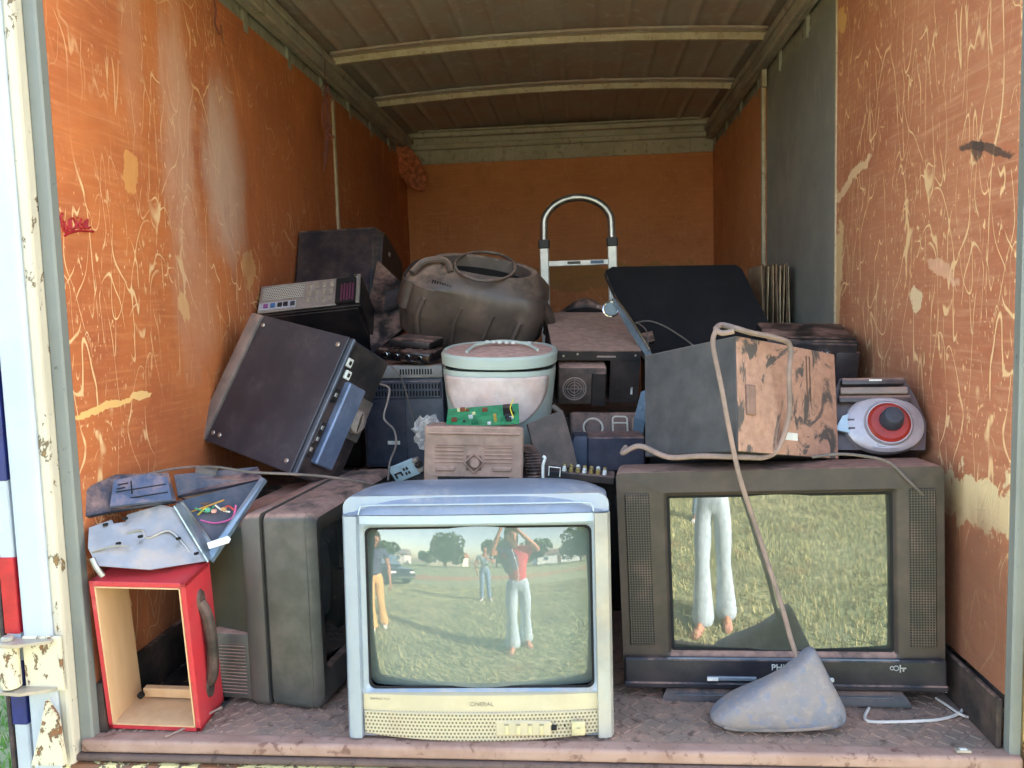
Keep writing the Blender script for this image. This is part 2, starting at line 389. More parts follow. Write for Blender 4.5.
for z_, h_ in ((1.505, 1.29), (.375, .15)): MB().box((0.002, .008, z_), (.036, .024, h_), .002).build('stripe', M_blue, d)
MB().box((0.002, .008, .60), (.036, .024, .175), .002).build('reflector', M_red, d)
MB().box((-.023, .010, 1.2), (.010, .03, 2.4), .003).build('gasket', M_rub, d)
h = thing('door_hinge', 'rusty cream hinge with a steel knuckle on the white left post', 'hinge', (-1.10, -.066, .14))
M_steel = mat('worn_hinge_steel', 'b5ad9f', .45, .5, film=.3); M_hcream = painted('hinge_paint', 'd9d0b4', '6b5540', '8a5a3c', .58, 30)
MB().box((.025, .0, .058), (.09, .008, .125), .002).build('bracket_plate', M_hcream, h)
for z in (.002, .112): MB().prism([(-.075, -.004), (-.06, -.03), (-.01, -.035), (.055, -.010), (.055, .004), (-.03, .004), (-.06, .012)], .007, (0, -.004, z), (1, 0, 0), (0, 1, 0)).build('lug', M_steel, h)
MB().cyl((-.045, -.014, .008), (-.045, -.014, .106), .021, n=24, bev=.003).build('knuckle', M_hcream, h)
MB().cyl((-.045, -.014, .114), (-.045, -.014, .126), .012, n=16, bev=.003).build('pin', M_steel, h)
tag(MB().poly3([at(33, 764, y=-.08), at(66, 764, y=-.08), at(58, 716, y=-.08), at(47, 700, y=-.08), at(41, 732, y=-.08)], .012).build('gusset_plate', M_hcream),
    'small cream painted triangular steel gusset below the hinge', 'bracket')
# marker tag scrawled on the left wall
M_mark = mat('red_marker_ink', 'a01822', .6, bump=0)
gr = MB()
def W(u, v): p = at(u, v, x=-1.0); return (-.9985, p.y, p.z)
for st in ([(62, 213), (60, 219), (63, 222)], [(60, 216), (62, 228), (65, 232), (66, 226)], [(64, 221), (65, 230), (68, 229), (68, 220), (70, 229)], [(70, 219), (71, 230), (75, 226), (73, 219), (70, 219)], [(76, 221), (76.5, 229)], [(77, 217), (77, 218.5)],
           [(81, 219), (78.5, 225), (80.5, 229), (82.5, 225), (80, 224)], [(84.5, 221), (83, 226), (85, 228.5), (86, 222), (84.5, 221)], [(87, 219), (87, 228), (90, 227)], [(93, 231.5), (78, 231), (69, 233), (64, 236), (66, 234), (70, 232)]):
    gr.tube([W(*q) for q in st], .0026, 6)
struct(gr.build('trim_28', M_mark))

# ------------------------------------------------------------------ outside: ground, wall, sky, sun
t = NT('grass_ground'); p = t.world()
a = t.noise(p, .35, 5, .6); b = t.noise(p, 9, 6, .7); c2 = t.noise(p, 45, 4, .7)
col = t.mix(t.ss(a, .35, .65), lin('93a077'), lin('aaa985')); col = t.mix(t.ss(b, .35, .7), col, lin('7d8a60')); col = t.mix(t.math('MULTIPLY', t.ss(c2, .55, .7), .6), col, lin('c6bf9e'))
sx = t.n('ShaderNodeSeparateXYZ'); t.L(p, sx.inputs[0])
yy = t.math('ADD', sx.outputs[1], t.math('MULTIPLY', sx.outputs[0], .25))
band = t.ss(t.math('ADD', t.math('ABSOLUTE', t.math('ADD', yy, 14)), t.math('MULTIPLY', t.math('SUBTRACT', t.noise(p, .5, 4, .6), .5), 5)), 2.4, 1.2)
col = t.mix(t.math('MULTIPLY', band, .75), col, lin('b98264'))
col = t.mix(t.math('MULTIPLY', t.ss(t.noise(p, 1.7, 4), .6, .72), .45), col, lin('b08a62'))
t.bump(t.math('ADD', b, c2), .6, .03); M_grass = t.fin(col, .9, 0, .2)
struct(MB().box((0, 0, GZ-.05), (240, 240, .1)).build('floor', M_grass, smooth=False), 'grass field')
# blades of grass close behind the truck, where the screens mirror them and the picture's corner shows them
def grass_patch(name, n, box, h, hx):
    bm = bmesh.new(); rnd = random.Random(3)
    for i in range(n):
        x = rnd.uniform(box[0], box[1]); y = rnd.uniform(box[2], box[3]); a = rnd.uniform(0, PI); w = rnd.uniform(.004, .009); hh = h*rnd.uniform(.5, 1.2)
        l = Vector((rnd.uniform(-1, 1), rnd.uniform(-1, 1), 0))*hh*.6; dx = Vector((math.cos(a), math.sin(a), 0))*w; o = Vector((x, y, GZ))
        v = [bm.verts.new(q) for q in (o-dx, o+dx, o+dx*.6+l*.4+Vector((0, 0, hh*.6)), o+l+Vector((0, 0, hh)), o-dx*.6+l*.4+Vector((0, 0, hh*.6)))]
        bm.faces.new(v)
    me = bpy.data.meshes.new(name); bm.to_mesh(me); bm.free(); me.materials.append(mat(name+'_green', hx, .8, var=.3, nscale=3, bump=0))
    o = bpy.data.objects.new(name, me); C.objects.link(o)
    return tag(o, 'short green grass growing on the field behind the truck' if box[2] < -1 else 'short grass at the foot of the yellow wall left of the truck', 'grass', kind='stuff')
grass_patch('grass', 42000, (-4.5, 4.5, -8.5, -.8), .07, '9c9a70')
grass_patch('grass', 9000, (-4.2, -1.6, -.4, 3.2), .08, '6f9a48')
w = thing('yellow_wall', 'low yellow painted wall standing on the grass left of the truck', 'wall', (-5.2, 3.6, GZ))
MB().box((0, 0, .50), (4.2, .18, 1.0), .01).build('wall_body', painted('yellow_wall_paint', 'e8c53c', 'c9a35a', '9a6b3f', .66, 5), w)
MB().box((0, 0, 1.03), (4.3, .24, .06), .01).build('coping', M_cream, w); MB().box((0, -.02, .04), (4.2, .2, .12)).build('wall_foot', M_sill, w)

wd = bpy.data.worlds.new('sky'); S.world = wd; wd.use_nodes = True; nt = wd.node_tree; nt.nodes.clear()
o = nt.nodes.new('ShaderNodeOutputWorld'); bg = nt.nodes.new('ShaderNodeBackground'); sk = nt.nodes.new('ShaderNodeTexSky')
SUN = Vector((.85, .38, .50)).normalized()
sk.sky_type = 'NISHITA'; sk.sun_disc = False; sk.sun_elevation = math.asin(SUN.z); sk.sun_rotation = math.atan2(SUN.x, SUN.y)
sk.air_density = 1.0; sk.dust_density = 1.5; sk.ozone_density = 1.0
bg.inputs[1].default_value = SKY = .36
tn = nt.nodes.new('ShaderNodeMix'); tn.data_type = 'RGBA'; tn.blend_type = 'MULTIPLY'; tn.inputs[0].default_value = 1; tn.inputs[7].default_value = (1.06, .95, .84, 1)
nt.links.new(sk.outputs[0], tn.inputs[6]); nt.links.new(tn.outputs[2], bg.inputs[0]); nt.links.new(bg.outputs[0], o.inputs[0])
sl = bpy.data.lights.new('sun', 'SUN'); sl.energy = 9.; sl.angle = .009; sl.color = (1, .93, .82)
so = bpy.data.objects.new('sun', sl); C.objects.link(so); so.rotation_euler = SUN.to_track_quat('Z', 'Y').to_euler()

# ------------------------------------------------------------------ materials of the load
M_blk = mat('black_case_metal', '1c1d23', .42, film=.12, dust=.30, nscale=6)
M_blk2 = mat('matt_black_plastic', '17171a', .5, film=.08, dust=.35, nscale=6)
M_hole = mat('dark_opening', '08080a', .8, bump=0)
M_chrome = mat('chrome', 'cfd2d4', .18, 1., bump=0)
M_zinc = mat('zinc_sheet', 'a8a6a5', .34, .75, film=.25, dust=.2, nscale=8, dustcol=lin('b7a294'))
M_taupe = mat('taupe_plastic', '7e7470', .5, film=.3, dust=.5)
M_cable_b = mat('dusty_brown_cable', '86736a', .7, film=.5)
M_cable_k = mat('grey_cable', '5a5653', .6, film=.4)
M_white_pl = mat('white_plastic', 'dcdcd6', .45, film=.1, bump=0)
M_screw = mat('screw_metal', 'b8b4ac', .35, .8, bump=0)
def glass(name, hx, rough=.03, spec=1.0, coat=1., ior=1.6):
    t = NT(name); p = t.pos(); n = t.noise(p, 7, 6, .7); n2 = t.noise(t.mapping(p, (1, 1, .3)), 30, 4, .6)
    f = t.math('MULTIPLY', t.ss(t.math('ADD', n, t.math('MULTIPLY', n2, .4)), .55, 1.0), .30)
    col = t.mix(f, lin(hx), lin('8f8a7c'))
    t.fin(col, t.math('ADD', rough, t.math('MULTIPLY', f, .10)), 0, spec)
    t.b.inputs['IOR'].default_value = ior; t.b.inputs['Coat Weight'].default_value = coat; t.b.inputs['Coat Roughness'].default_value = rough; t.b.inputs['Coat IOR'].default_value = ior
    return t.m
def grille(name, hx, hole, pitch, rad=.32, plane='xz', base_film=.2, stagger=True):
    """sheet pierced by rows of small round holes"""
    t = NT(name); p = t.pos(); sx = t.n('ShaderNodeSeparateXYZ'); t.L(p, sx.inputs[0])
    u = t.math('DIVIDE', sx.outputs['xyz'.index(plane[0])], pitch); v = t.math('DIVIDE', sx.outputs['xyz'.index(plane[1])], pitch)
    if stagger: u = t.math('ADD', u, t.math('MULTIPLY', t.math('MODULO', t.math('FLOOR', t.math('ADD', v, 1000)), 2.), .5))
    fu = t.math('SUBTRACT', t.math('FRACT', t.math('ADD', u, 1000)), .5); fv = t.math('SUBTRACT', t.math('FRACT', t.math('ADD', v, 1000)), .5)
    r = t.math('SQRT', t.math('ADD', t.math('MULTIPLY', fu, fu), t.math('MULTIPLY', fv, fv)))
    h = t.ss(r, rad+.05, rad-.05); n = t.noise(p, 14, 5)
    col = t.mix(t.math('MULTIPLY', t.ss(n, .45, .75), base_film), lin(hx), DUST)
    col = t.mix(h, col, lin(hole)); t.bump(t.math('SUBTRACT', 1, h), .6, .001)
    return t.fin(col, .5, 0, .4)

def screws(mb, pts, axis, r=.006):
    for p in pts:
        q = Vector(p); mb.cyl(q, q+Vector(axis)*.003, r, r*.7, 12)
def feet(parent, pts, m, r=.012, h=.008):
    for p in pts: MB().cyl(p, (p[0], p[1], p[2]-h), r, r*.9, 14).build('foot', m, parent)

# ------------------------------------------------------------------ tube televisions
def crt_shell(sections, front, opening, n=7, recess=.014, shrink=.010):
    """sections: list of (y, w, h, r, cz) from the back to the front edge; opening (w, h, r, cx, cz)"""
    mb = MB(); R = [[(x, y, z) for x, z in rrect(w, h, r, 0, cz, n)] for (y, w, h, r, cz) in sections]
    w, h, r, cx, cz = opening; yf = sections[-1][0]
    R.append([(x, front(x, z), z) for x, z in rrect(w+.012, h+.012, r+.006, cx, cz, n)])
    R.append([(x, front(x, z)+.004, z) for x, z in rrect(w, h, r, cx, cz, n)])
    R.append([(x, front(x, z)+recess, z) for x, z in rrect(w-shrink, h-shrink, r, cx, cz, n)])
    mb.loft(R, True, False); return mb
def screen_mesh(w, h, r, cx, cz, y0, R, n=16, rows=22, Rz=None):
    mb = MB(); Rz = Rz or R; base_ = rrect(w, h, r, 0, 0, n)
    # subdivide the straight edges so that the curve is even
    P = []
    for i in range(len(base_)):
        a, b = base_[i], base_[(i+1) % len(base_)]; L = math.dist(a, b); k = max(1, int(L/.02))
        for j in range(k): P.append((a[0]+(b[0]-a[0])*j/k, a[1]+(b[1]-a[1])*j/k))
    def y(x, z): return y0-.0+(x*x)/(2*R)+(z*z)/(2*Rz)
    rings = [[(cx+x*s, y(x*s, z*s), cz+z*s) for x, z in P] for s in [1-k/rows for k in range(rows)]+[.004]]
    mb.loft(rings, False, True); return mb

# 1. silver set at the front
t1 = thing('tube_television', 'silver-grey tube television with a bulging screen at the front middle of the truck floor', 'television', (-.108, -.008, .002), (-3.0, .2, 2.4))
M_sil = mat('silver_television_plastic', '98a3b0', .38, .25, film=.12, dust=.25, var=.05, nscale=5, dustcol=lin('c4b29c'))
M_silw = mat('pale_silver_front', 'aebbc9', .36, .15, film=.05, dust=0, var=.04, nscale=5)
M_silb = mat('yellowed_front_strip', 'bfb396', .45, film=.25, dust=0, var=.06, nscale=7, dustcol=lin('c9b183'))
M_sild = mat('silver_top_shoulder', '7d8799', .42, .25, film=.25, dust=.2, var=.08, nscale=7, dustcol=lin('a6a3a2'))
def fr(x, z): return .002+.016*(abs(x)/.3)**2.4
sec = [(.40, .34, .30, .03, .25), (.36, .38, .34, .04, .25), (.22, .46, .44, .05, .265), (.12, .565, .535, .04, .285), (.075, .592, .560, .035, .290), (.030, .604, .574, .030, .290), (.018, .600, .570, .026, .290)]
OP = (.522, .392, .016, .004, .308)
t1.scale = (.985, .975, .950)
crt_shell(sec, fr, OP).build('cabinet', M_sil, t1)
screen_mesh(.514, .384, .018, .004, .308, .006, 1.1, Rz=1.1).build('screen', glass('mirror_bright_screen', '66716b', .012, .5, ior=1.65), t1, angle=80)
MB().loft([[(x, fr(x, z)+.010, z) for x, z in rrect(.520, .390, .016, .004, .308, 7)], [(x, fr(x, z)+.013, z) for x, z in rrect(.504, .374, .016, .004, .308, 7)]], False, False).build('gasket', M_hole, t1)
def strip(x0, x1, z0, z1, off, m, name, par, n=24, bow=0., f=fr, bev=.004):
    mb = MB(); R = []
    for i in range(n+1):
        x = x0+(x1-x0)*i/n; b = bow*(1-((x-(x0+x1)/2)/((x1-x0)/2))**2); y = f(x, 0)-off-b*.35
        R.append([(x, y+.02, z0-b), (x, y+bev, z0-b), (x, y, z0-b+bev), (x, y, z1-bev*.5), (x, y+bev, z1), (x, y+.02, z1)])
    mb.loft(R); return mb.build(name, m, par)
strip(-.262, .270, .508, .533, .004, M_silw, 'upper_front_panel', t1)
strip(-.264, .272, .068, .110, .003, M_silb, 'label_panel', t1, bow=.004)
strip(-.262, .270, .014, .070, .006, grille('yellowed_speaker_grille', 'bdb296', '6d6450', .0085, .30, 'xz', .3), 'speaker_grille', t1, bow=.014)
for s in (-1, 1):
    mb = MB(); R = []
    for k in range(13):
        z = .006+.525*k/12; R.append([(s*.302, .05, z), (s*.303, .022, z), (s*.296, .006, z), (s*.285, .001, z), (s*.268, .001, z), (s*.266, .010, z), (s*.27, .05, z)])
    mb.loft(R).build('side_column', M_sil if s < 0 else mat('stained_side_column', 'a3a29c', .42, .15, film=.3, nscale=6, dustcol=lin('c9a96a')), t1)
mb = MB(); R = []
for i in range(29):
    x = -.300+.600*i/28; e = (abs(x)/.3)**6*.03
    R.append([(x, .022+e*.6, .530), (x, -.006+.016*(abs(x)/.3)**2.4, .534), (x, .006+.016*(abs(x)/.3)**2.4, .560-e), (x, .030+e, .583-e), (x, .075+e, .594-e), (x, .16, .590-e), (x, .16, .565-e)])
mb.loft(R).build('top_shoulder', M_sild, t1)
MB().tube([(-.262, .004, .535), (-.258, .008, .550), (-.240, .006, .556), (-.1, -.000, .557), (.1, -.000, .557), (.245, .006, .556), (.262, .008, .550), (.266, .004, .535)], .0018, 6).build('shoulder_ridge', M_silw, t1)
M_btn = mat('cream_buttons', 'c2b78f', .4, bump=0); M_prt = mat('grey_print', '8d8474', .6, bump=0)
for i in range(4):
    b = MB().box((.062+i*.026, -.011, .032), (.009, .008, .021), .002, seg=2).build('button', M_btn, t1)
    MB().box((.062+i*.026, -.0155, .045), (.010, .001, .003)).build('button_mark', M_prt, b)
MB().box((.100, -.0085, .034), (.125, .006, .034), .003).build('button_plate', M_silb, t1)
MB().box((.168, -.010, .036), (.012, .006, .011), .001).build('sensor_window', M_hole, t1); MB().cyl((.192, -.006, .040), (.192, -.011, .040), .002).build('indicator', M_hole, t1)
pb = MB().box((.222, -.007, .034), (.030, .010, .033), .003, seg=2).build('power_button', M_btn, t1); MB().box((.222, -.0128, .036), (.008, .001, .0015)).build('power_mark', M_prt, pb)
lt = (PI/2, 0, 0)
text('maker_name', 'CINERAL', .0135, mat('raised_grey_letters', '9b917c', .5, bump=0), t1, (.006, -.0030, .088), lt)
text('model_print', 'COMPACT PLUS', .0065, M_prt, t1, (-.225, .0065, .098), (PI/2, 0, -.07)); text('badge_print', 'Big Screen', .011, mat('faint_blue_print', '9fb0bf', .5, bump=0), t1, (.215, .0065, .519), (PI/2, 0, .06))

# 2. wide dark set on the right
t2 = thing('tube_television', 'wide brownish black tube television with side speakers on a low stand at the right', 'television', (.593, .192, -.010), (0, -1.3, -3.2))
M_tv2 = mat('brown_black_television_plastic', '37302b', .45, film=.12, dust=.55, var=.06, nscale=6)
M_tv2b = mat('blue_black_lower_band', '22252d', .3, film=.08, dust=.2, var=.06)
def f2(x, z): return .0+.006*(abs(x)/.37)**3
sec = [(.50, .30, .20, .03, .22), (.44, .36, .24, .04, .23), (.30, .52, .34, .05, .27), (.19, .66, .46, .03, .30), (.16, .70, .50, .03, .305), (.13, .735, .522, .018, .3085), (.02, .742, .530, .014, .3085), (.006, .740, .528, .012, .3085)]
OP2 = (.522, .392, .006, .004, .322)
crt_shell(sec, f2, OP2, recess=.018, shrink=.014).build('cabinet', M_tv2, t2)
screen_mesh(.512, .382, .006, .004, .322, .012, 2.6, Rz=6.).build('screen', glass('flat_dark_screen', '4f5146', .012, .5, ior=1.8), t2, angle=80)
MB().loft([[(x, .0145, z) for x, z in rrect(.514, .384, .006, .004, .322)], [(x, .016, z) for x, z in rrect(.500, .370, .004, .004, .322)]], False, False).build('gasket', M_hole, t2)
M_g2 = grille('fine_speaker_mesh', '4a443c', '121110', .0062, .36, 'xz', .25, False)
for s in (-1, 1): MB().box((s*.322-.0, .0035, .335), (.058, .006, .375), .002).build('speaker_grille', M_g2, t2)
MB().box((0, -.004, .083), (.735, .018, .076), .004).build('lower_band', M_tv2b, t2)
MB().box((0, -.008, .1205), (.53, .006, .004), .001).build('trim_line', mat('grey_line', '6f7884', .4, .3, bump=0), t2)
MB().box((0, -.006, .056), (.74, .022, .014), .003).build('chin', M_tv2b, t2)
v = MB().box((-.115, -.0145, .074), (.115, .007, .010), .002).build('control_flap', mat('dull_silver_band', '7f8792', .35, .3, bump=0), t2); MB().box((-.160, -.019, .074), (.026, .003, .009), .001).build('flap_button', M_white_pl, v)
MB().box((.088, -.0145, .074), (.06, .007, .010), .002).build('power_button', M_white_pl, t2)
text('maker_name', 'PHILIPS', .021, M_white_pl, t2, (.010, -.0137, .102), lt, .0008)
mb = MB(); mb.box((.265, -.0137, .103), (.0025, .0014, .018)).box((.272, -.0137, .104), (.012, .0014, .003)).ring((.256, -.0137, .104), .0055, .001, n=18, k=6).ring((.247, -.0137, .104), .004, .001, n=18, k=6).box((.272, -.0137, .1), (.003, .0014, .008)); mb.build('feature_mark', mat('grey_emblem', 'a9a9a4', .4, bump=0), t2)
mb = MB(); mb.loft([[(x, y, .010) for x, y in [(-.285, -.016), (.29, -.016), (.26, .30), (-.25, .30)]], [(x, y, .026) for x, y in [(-.278, -.012), (.283, -.012), (.255, .30), (-.245, .30)]], [(x, y, .048) for x, y in [(-.262, .01), (.267, .01), (.25, .30), (-.24, .30)]]]); mb.build('stand', mat('stand_plastic', '24252b', .35, dust=.35, film=.1), t2)
MB().box((0, -.0135, .032), (.50, .003, .003)).build('stand_line', mat('grey_line2', '70757d', .4, .3, bump=0), t2)

# 3. charcoal set lying back to us on the left, its screen turned to the right
t3 = thing('tube_television', 'charcoal tube television seen from its left side, turned so that its screen faces right', 'television', (-.462, .385, .002), (0, 0, 84))
M_tv3 = mat('charcoal_television_plastic', '504f4b', .5, film=.12, dust=.95, var=.05, nscale=6)
M_tv3d = mat('charcoal_front_frame', '454643', .45, film=.1, dust=.5)
def f3(x, z): return -.0+.03*(abs(x)/.27)**2
sec = [(.150, .530, .455, .014, .243), (.140, .552, .476, .018, .243), (.040, .566, .484, .018, .244), (.034, .560, .478, .016, .244), (.030, .566, .484, .018, .244), (.022, .560, .478, .016, .244), (.010, .535, .455, .020, .244)]
crt_shell(sec, f3, (.44, .35, .02, 0, .255), recess=.02).build('front_frame', M_tv3d, t3)
screen_mesh(.43, .34, .02, 0, .255, .012, .8).build('screen', glass('dim_screen', '262a2a', .03, .8), t3, angle=80)
mb = MB(); mb.loft([[(x, y, z) for x, z in rrect(w, h, .016, 0, cz)] for y, w, h, cz in ((.205, .535, .460, .236), (.190, .552, .474, .241), (.152, .556, .478, .243))]); mb.build('rear_rim', M_tv3, t3)
sh = MB(); sh.loft([[(x, y, z) for x, z in rrect(w, h, .03, 0, cz)] for y, w, h, cz in ((.40, .26, .20, .24), (.38, .30, .24, .25), (.31, .46, .35, .275), (.20, .52, .42, .25))]); hs = sh.build('rear_housing', mat('olive_black_housing', '464a42', .35, film=.06, dust=1., var=.04), t3)
MB().box((.0, .255, .095), (.535, .12, .17), .012, seg=2).build('rear_base', M_tv3, t3)
for s in (-1, 1):
    lv = MB()
    for i in range(15): lv.box((s*.2685, .260, .028+i*.0085), (.006, .095, .0045), .001)
    lv.box((s*.2665, .260, .088), (.004, .097, .13)).build('louvres', M_tv3, t3)

# 4. red box
b = base((-.868, .048, .195), (6.8, 1.2, 0), .371)
t4 = thing('speaker_box', 'empty red box standing open on its end at the front left corner', 'box', b, (6.8, 1.2, 0))
wd_, dp, hh, th = .224, .122, .371, .012
t = NT('red_painted_board'); p = t.pos(); n = t.noise(p, 9, 5, .65); n2 = t.noise(p, 34, 4, .6)
col = t.mix(t.ss(n, .35, .7), lin('c4313a'), lin('b93c42')); col = t.mix(t.math('MULTIPLY', t.ss(n, .58, .75), .55), col, lin('d98a84')); col = t.mix(t.math('MULTIPLY', t.ss(n2, .62, .7), .5), col, lin('7d2a26'))
M_redp = t.fin(col, .45, 0, .5)
t = NT('raw_inner_board'); p = t.pos(); n = t.noise(t.mapping(p, (1, 1, .15)), 40, 5); col = t.mix(n, lin('c69a72'), lin('dcb78f')); M_raw = t.fin(col, .8, 0, .2)
mb = MB().box((0, 0, th/2), (wd_, dp, th), .0015).box((0, 0, hh-th/2), (wd_, dp, th), .0015)
for s in (-1, 1): mb.box((s*(wd_/2-th/2), 0, hh/2), (th, dp, hh), .0015)
mb.build('carcass', M_redp, t4)
mb = MB(); i_ = wd_/2-th
for s in (-1, 1): mb.box((s*(i_-.0015), -.001, hh/2), (.003, dp-.000, hh-2*th))
mb.box((0, -.001, th+.0015), (2*i_, dp, .003)).box((0, -.001, hh-th-.0015), (2*i_, dp, .003)); mb.build('inner_lining', M_raw, t4)
MB().box((.012, dp/2-.02, .034), (2*i_-.024, .018, .024), .002).build('inner_batten', M_raw, t4)
MB().cyl((-.072, .02, .038), (-.072, .012, .038), .008).build('screw_hole', M_hole, t4)
M_hnd = mat('worn_black_handle', '2b2422', .6, film=.35)
hp = MB(); hp.tube([(.112, .0, .09), (.124, .0, .12), (.129, .0, .19), (.124, .0, .26), (.109, .0, .295)], .014, 10); ho = hp.build('handle', M_hnd, t4)
for z in (.078, .300): MB().loft([[(.107, y, zz) for y, zz in circ(.020, 16, 0, z, .030)], [(.117, y, zz) for y, zz in circ(.015, 16, 0, z, .024)]]).build('handle_plate', M_hnd, ho)

# 5. stripped chassis parts above the red box
M_navy = mat('blue_black_plastic', '2b3446', .32, film=.1, dust=.35, var=.1)
q = thing('plastic_front_bezel', 'dark blue-black moulded plastic front panel lying against the left wall above the red box', 'panel', (-.90, .10, .50))
O = Vector(q.location)
def loc_(pts, o=None): return [Vector(p)-(o or O) for p in pts]
pb1 = [at(84, 490, y=.02), at(116, 476, y=.12), at(168, 474, y=.16), at(176, 502, y=.12), at(150, 505, y=.08), at(112, 512, y=.05), at(84, 518, y=.01)]
MB().poly3(loc_(pb1), .012).build('panel', M_navy, q)
pb2 = [at(114, 481, y=.085), at(150, 474.5, y=.12), at(167, 478, y=.13), at(172, 500, y=.10), at(110, 507, y=.03)]
fb = MB().poly3(loc_(pb2), .008).build('drive_bay_cover', mat('slate_blue_plastic', '4a5a78', .35, film=.1, dust=.2), q)
mb = MB()
for a_, b_ in (((116, 492), (166, 484)), ((117, 500), (168, 492)), ((131, 481), (133, 504)), ((118, 485), (128, 483)), ((117, 489), (127, 487))): mb.tube(loc_([at(*a_, y=.055), at(*b_, y=.085)]), .0016, 5, 0)
mb.build('groove', M_hole, fb)
q = thing('drive_tray', 'bent silver sheet-metal drive tray propped on top of the red box', 'tray', (-.88, .05, .40)); O = Vector(q.location)
tr = [at(89, 528, y=.0), at(112, 520, y=.05), at(114, 524, y=.05), at(126, 522, y=.06), at(127, 515, y=.065), at(161, 505, y=.10), at(174, 508, y=.11), at(208, 561, y=.07), at(150, 570, y=-.01), at(97, 566, y=-.03), at(88, 548, y=-.02)]
MB().poly3(loc_(tr), .003).build('plate', M_zinc, q)
mb = MB()
mb.tube(loc_([at(106, 541, y=.01), at(140, 530, y=.045), at(148, 538, y=.04), at(170, 531, y=.065), at(190, 552, y=.065)]), .003, 6, 5)
mb.tube(loc_([at(92, 552, y=-.022), at(112, 546, y=-.01), at(130, 546, y=.0)]), .0025, 6, 3); mb.build('pressed_ridge', M_zinc, q)
for u_, v_, y_ in ((140, 538, .02), (178, 540, .05), (105, 526, .02), (125, 520, .045), (118, 545, .0), (196, 555, .05)): c0 = at(u_, v_, y=y_)-O; MB().cyl(c0+Vector((0, -.004, .004)), c0-Vector((0, -.008, -.002)), .0035, n=10).build('hole', M_hole, q)
mb = MB(); mb.poly3(loc_([at(174, 506, y=.10), at(181, 504, y=.12), at(213, 548, y=.12), at(208, 562, y=.06)]), .004); mb.build('folded_edge', mat('bluish_zinc', 'a4b4c2', .3, .7, film=.1), q)
mb = MB(); mb.tube(loc_([at(92, 558, y=-.035), at(97, 568, y=-.035), at(103, 576, y=-.03)]), .006, 6); mb.build('hook', M_zinc, q)
for du in (0, 4):
    MB().poly3(loc_([at(176+du, 504-du*.4, y=.14), at(179+du, 503-du*.4, y=.14), at(209+du*.6, 545-du, y=.12), at(206+du*.6, 547-du, y=.12)]), .004).build('drive_rail', M_zinc, q)
q = thing('open_computer_chassis', 'opened black computer chassis with loose coloured wires between the bezel and the charcoal television', 'computer case', (-.80, .22, .42)); O = Vector(q.location)
rail = mat('blue_grey_rail', '7f93a6', .35, .5, film=.15)
MB().poly3(loc_([at(262, 478, y=.22), at(266, 480, y=.21), at(212, 562, y=.085), at(208, 556, y=.09)]), .014).build('edge_rail', rail, q)
MB().poly3(loc_([at(176, 502, y=.14), at(262, 480, y=.24), at(210, 560, y=.11), at(200, 548, y=.12)]), .003).build('chassis_floor', mat('blue_grey_inner_sheet', '333d4c', .4, .3, film=.2), q)
MB().poly3(loc_([at(174, 476, y=.17), at(258, 468, y=.30), at(262, 480, y=.25), at(178, 497, y=.15)]), .010).build('side_wall', M_navy, q)
MB().poly3(loc_([at(178, 497, y=.16), at(246, 484, y=.24), at(205, 506, y=.16)]), .006).build('brown_strip', mat('brown_board', '6a4f3a', .6, film=.2), q)
MB().poly3(loc_([at(196, 468, y=.22), at(219, 468, y=.24), at(216, 474, y=.22), at(195, 474, y=.2)]), .01).build('clip', M_zinc, q)
MB().poly3(loc_([at(207, 543, y=.07), at(228, 536, y=.10), at(231, 539, y=.10), at(229, 543, y=.09), at(209, 549, y=.065)]), .003).build('white_strap', M_white_pl, q)
for hx, pts in (('c0568c', [(200, 520), (215, 523), (232, 518), (236, 505)]), ('3f8f6a', [(195, 508), (208, 512), (214, 506)]), ('b8863c', [(190, 512), (205, 507), (224, 500)]), ('b83a34', [(222, 510), (228, 506), (234, 510)]), ('c9b13f', [(198, 515), (206, 508), (212, 511)]), ('d7d2c6', [(215, 505), (222, 510), (230, 512)])):
    MB().tube(loc_([at(u_, v_, y=.145+.004*i) for i, (u_, v_) in enumerate(pts)]), .0022, 6).build('wire', mat('wire_'+hx, hx, .5, bump=0), q)
for u_, v_, hx in ((208, 510, '57a084'), (214, 511, 'd19a8c'), (224, 509, 'b98a5c')): MB().box(at(u_, v_, y=.14)-O, (.012, .01, .009), .002).build('connector', mat('connector_'+hx, hx, .5, bump=0), q)

# 6. stuff lying behind the red box
q = thing('metal_blade', 'shiny curved metal strip lying on the floor behind the opening of the red box', 'metal strip', (-.83, .26, .012)); O = Vector(q.location)
MB().poly3([(-.07, .03, .02), (-.02, -.01, .004), (.05, -.01, .004), (.09, .02, .02), (.05, .035, .012), (-.01, .03, .010)], .002).build('strip', M_chrome, q)
MB().tube([(-.07, .03, .02), (-.085, .04, .028)], .003, 6).build('stub', M_chrome, q)
q = thing('rubber_mat', 'crumpled black rubber sheet lying on the floor behind the red box', 'sheet', (-.865, .34, .0))
mb = MB(); n = 14; V = [[mb.bm.verts.new((-.11+.22*i/n, -.22+.40*j/n, .006+.012*math.sin(i*1.3+j*.7)*math.sin(j*.9)+.004)) for i in range(n+1)] for j in range(n+1)]
for j in range(n):
    for i in range(n): mb.bm.faces.new((V[j][i], V[j][i+1], V[j+1][i+1], V[j+1][i]))
o = mb.build('sheet', mat('black_rubber', '18181b', .6, film=.1), q); md = o.modifiers.new('t', 'SOLIDIFY'); md.thickness = .003

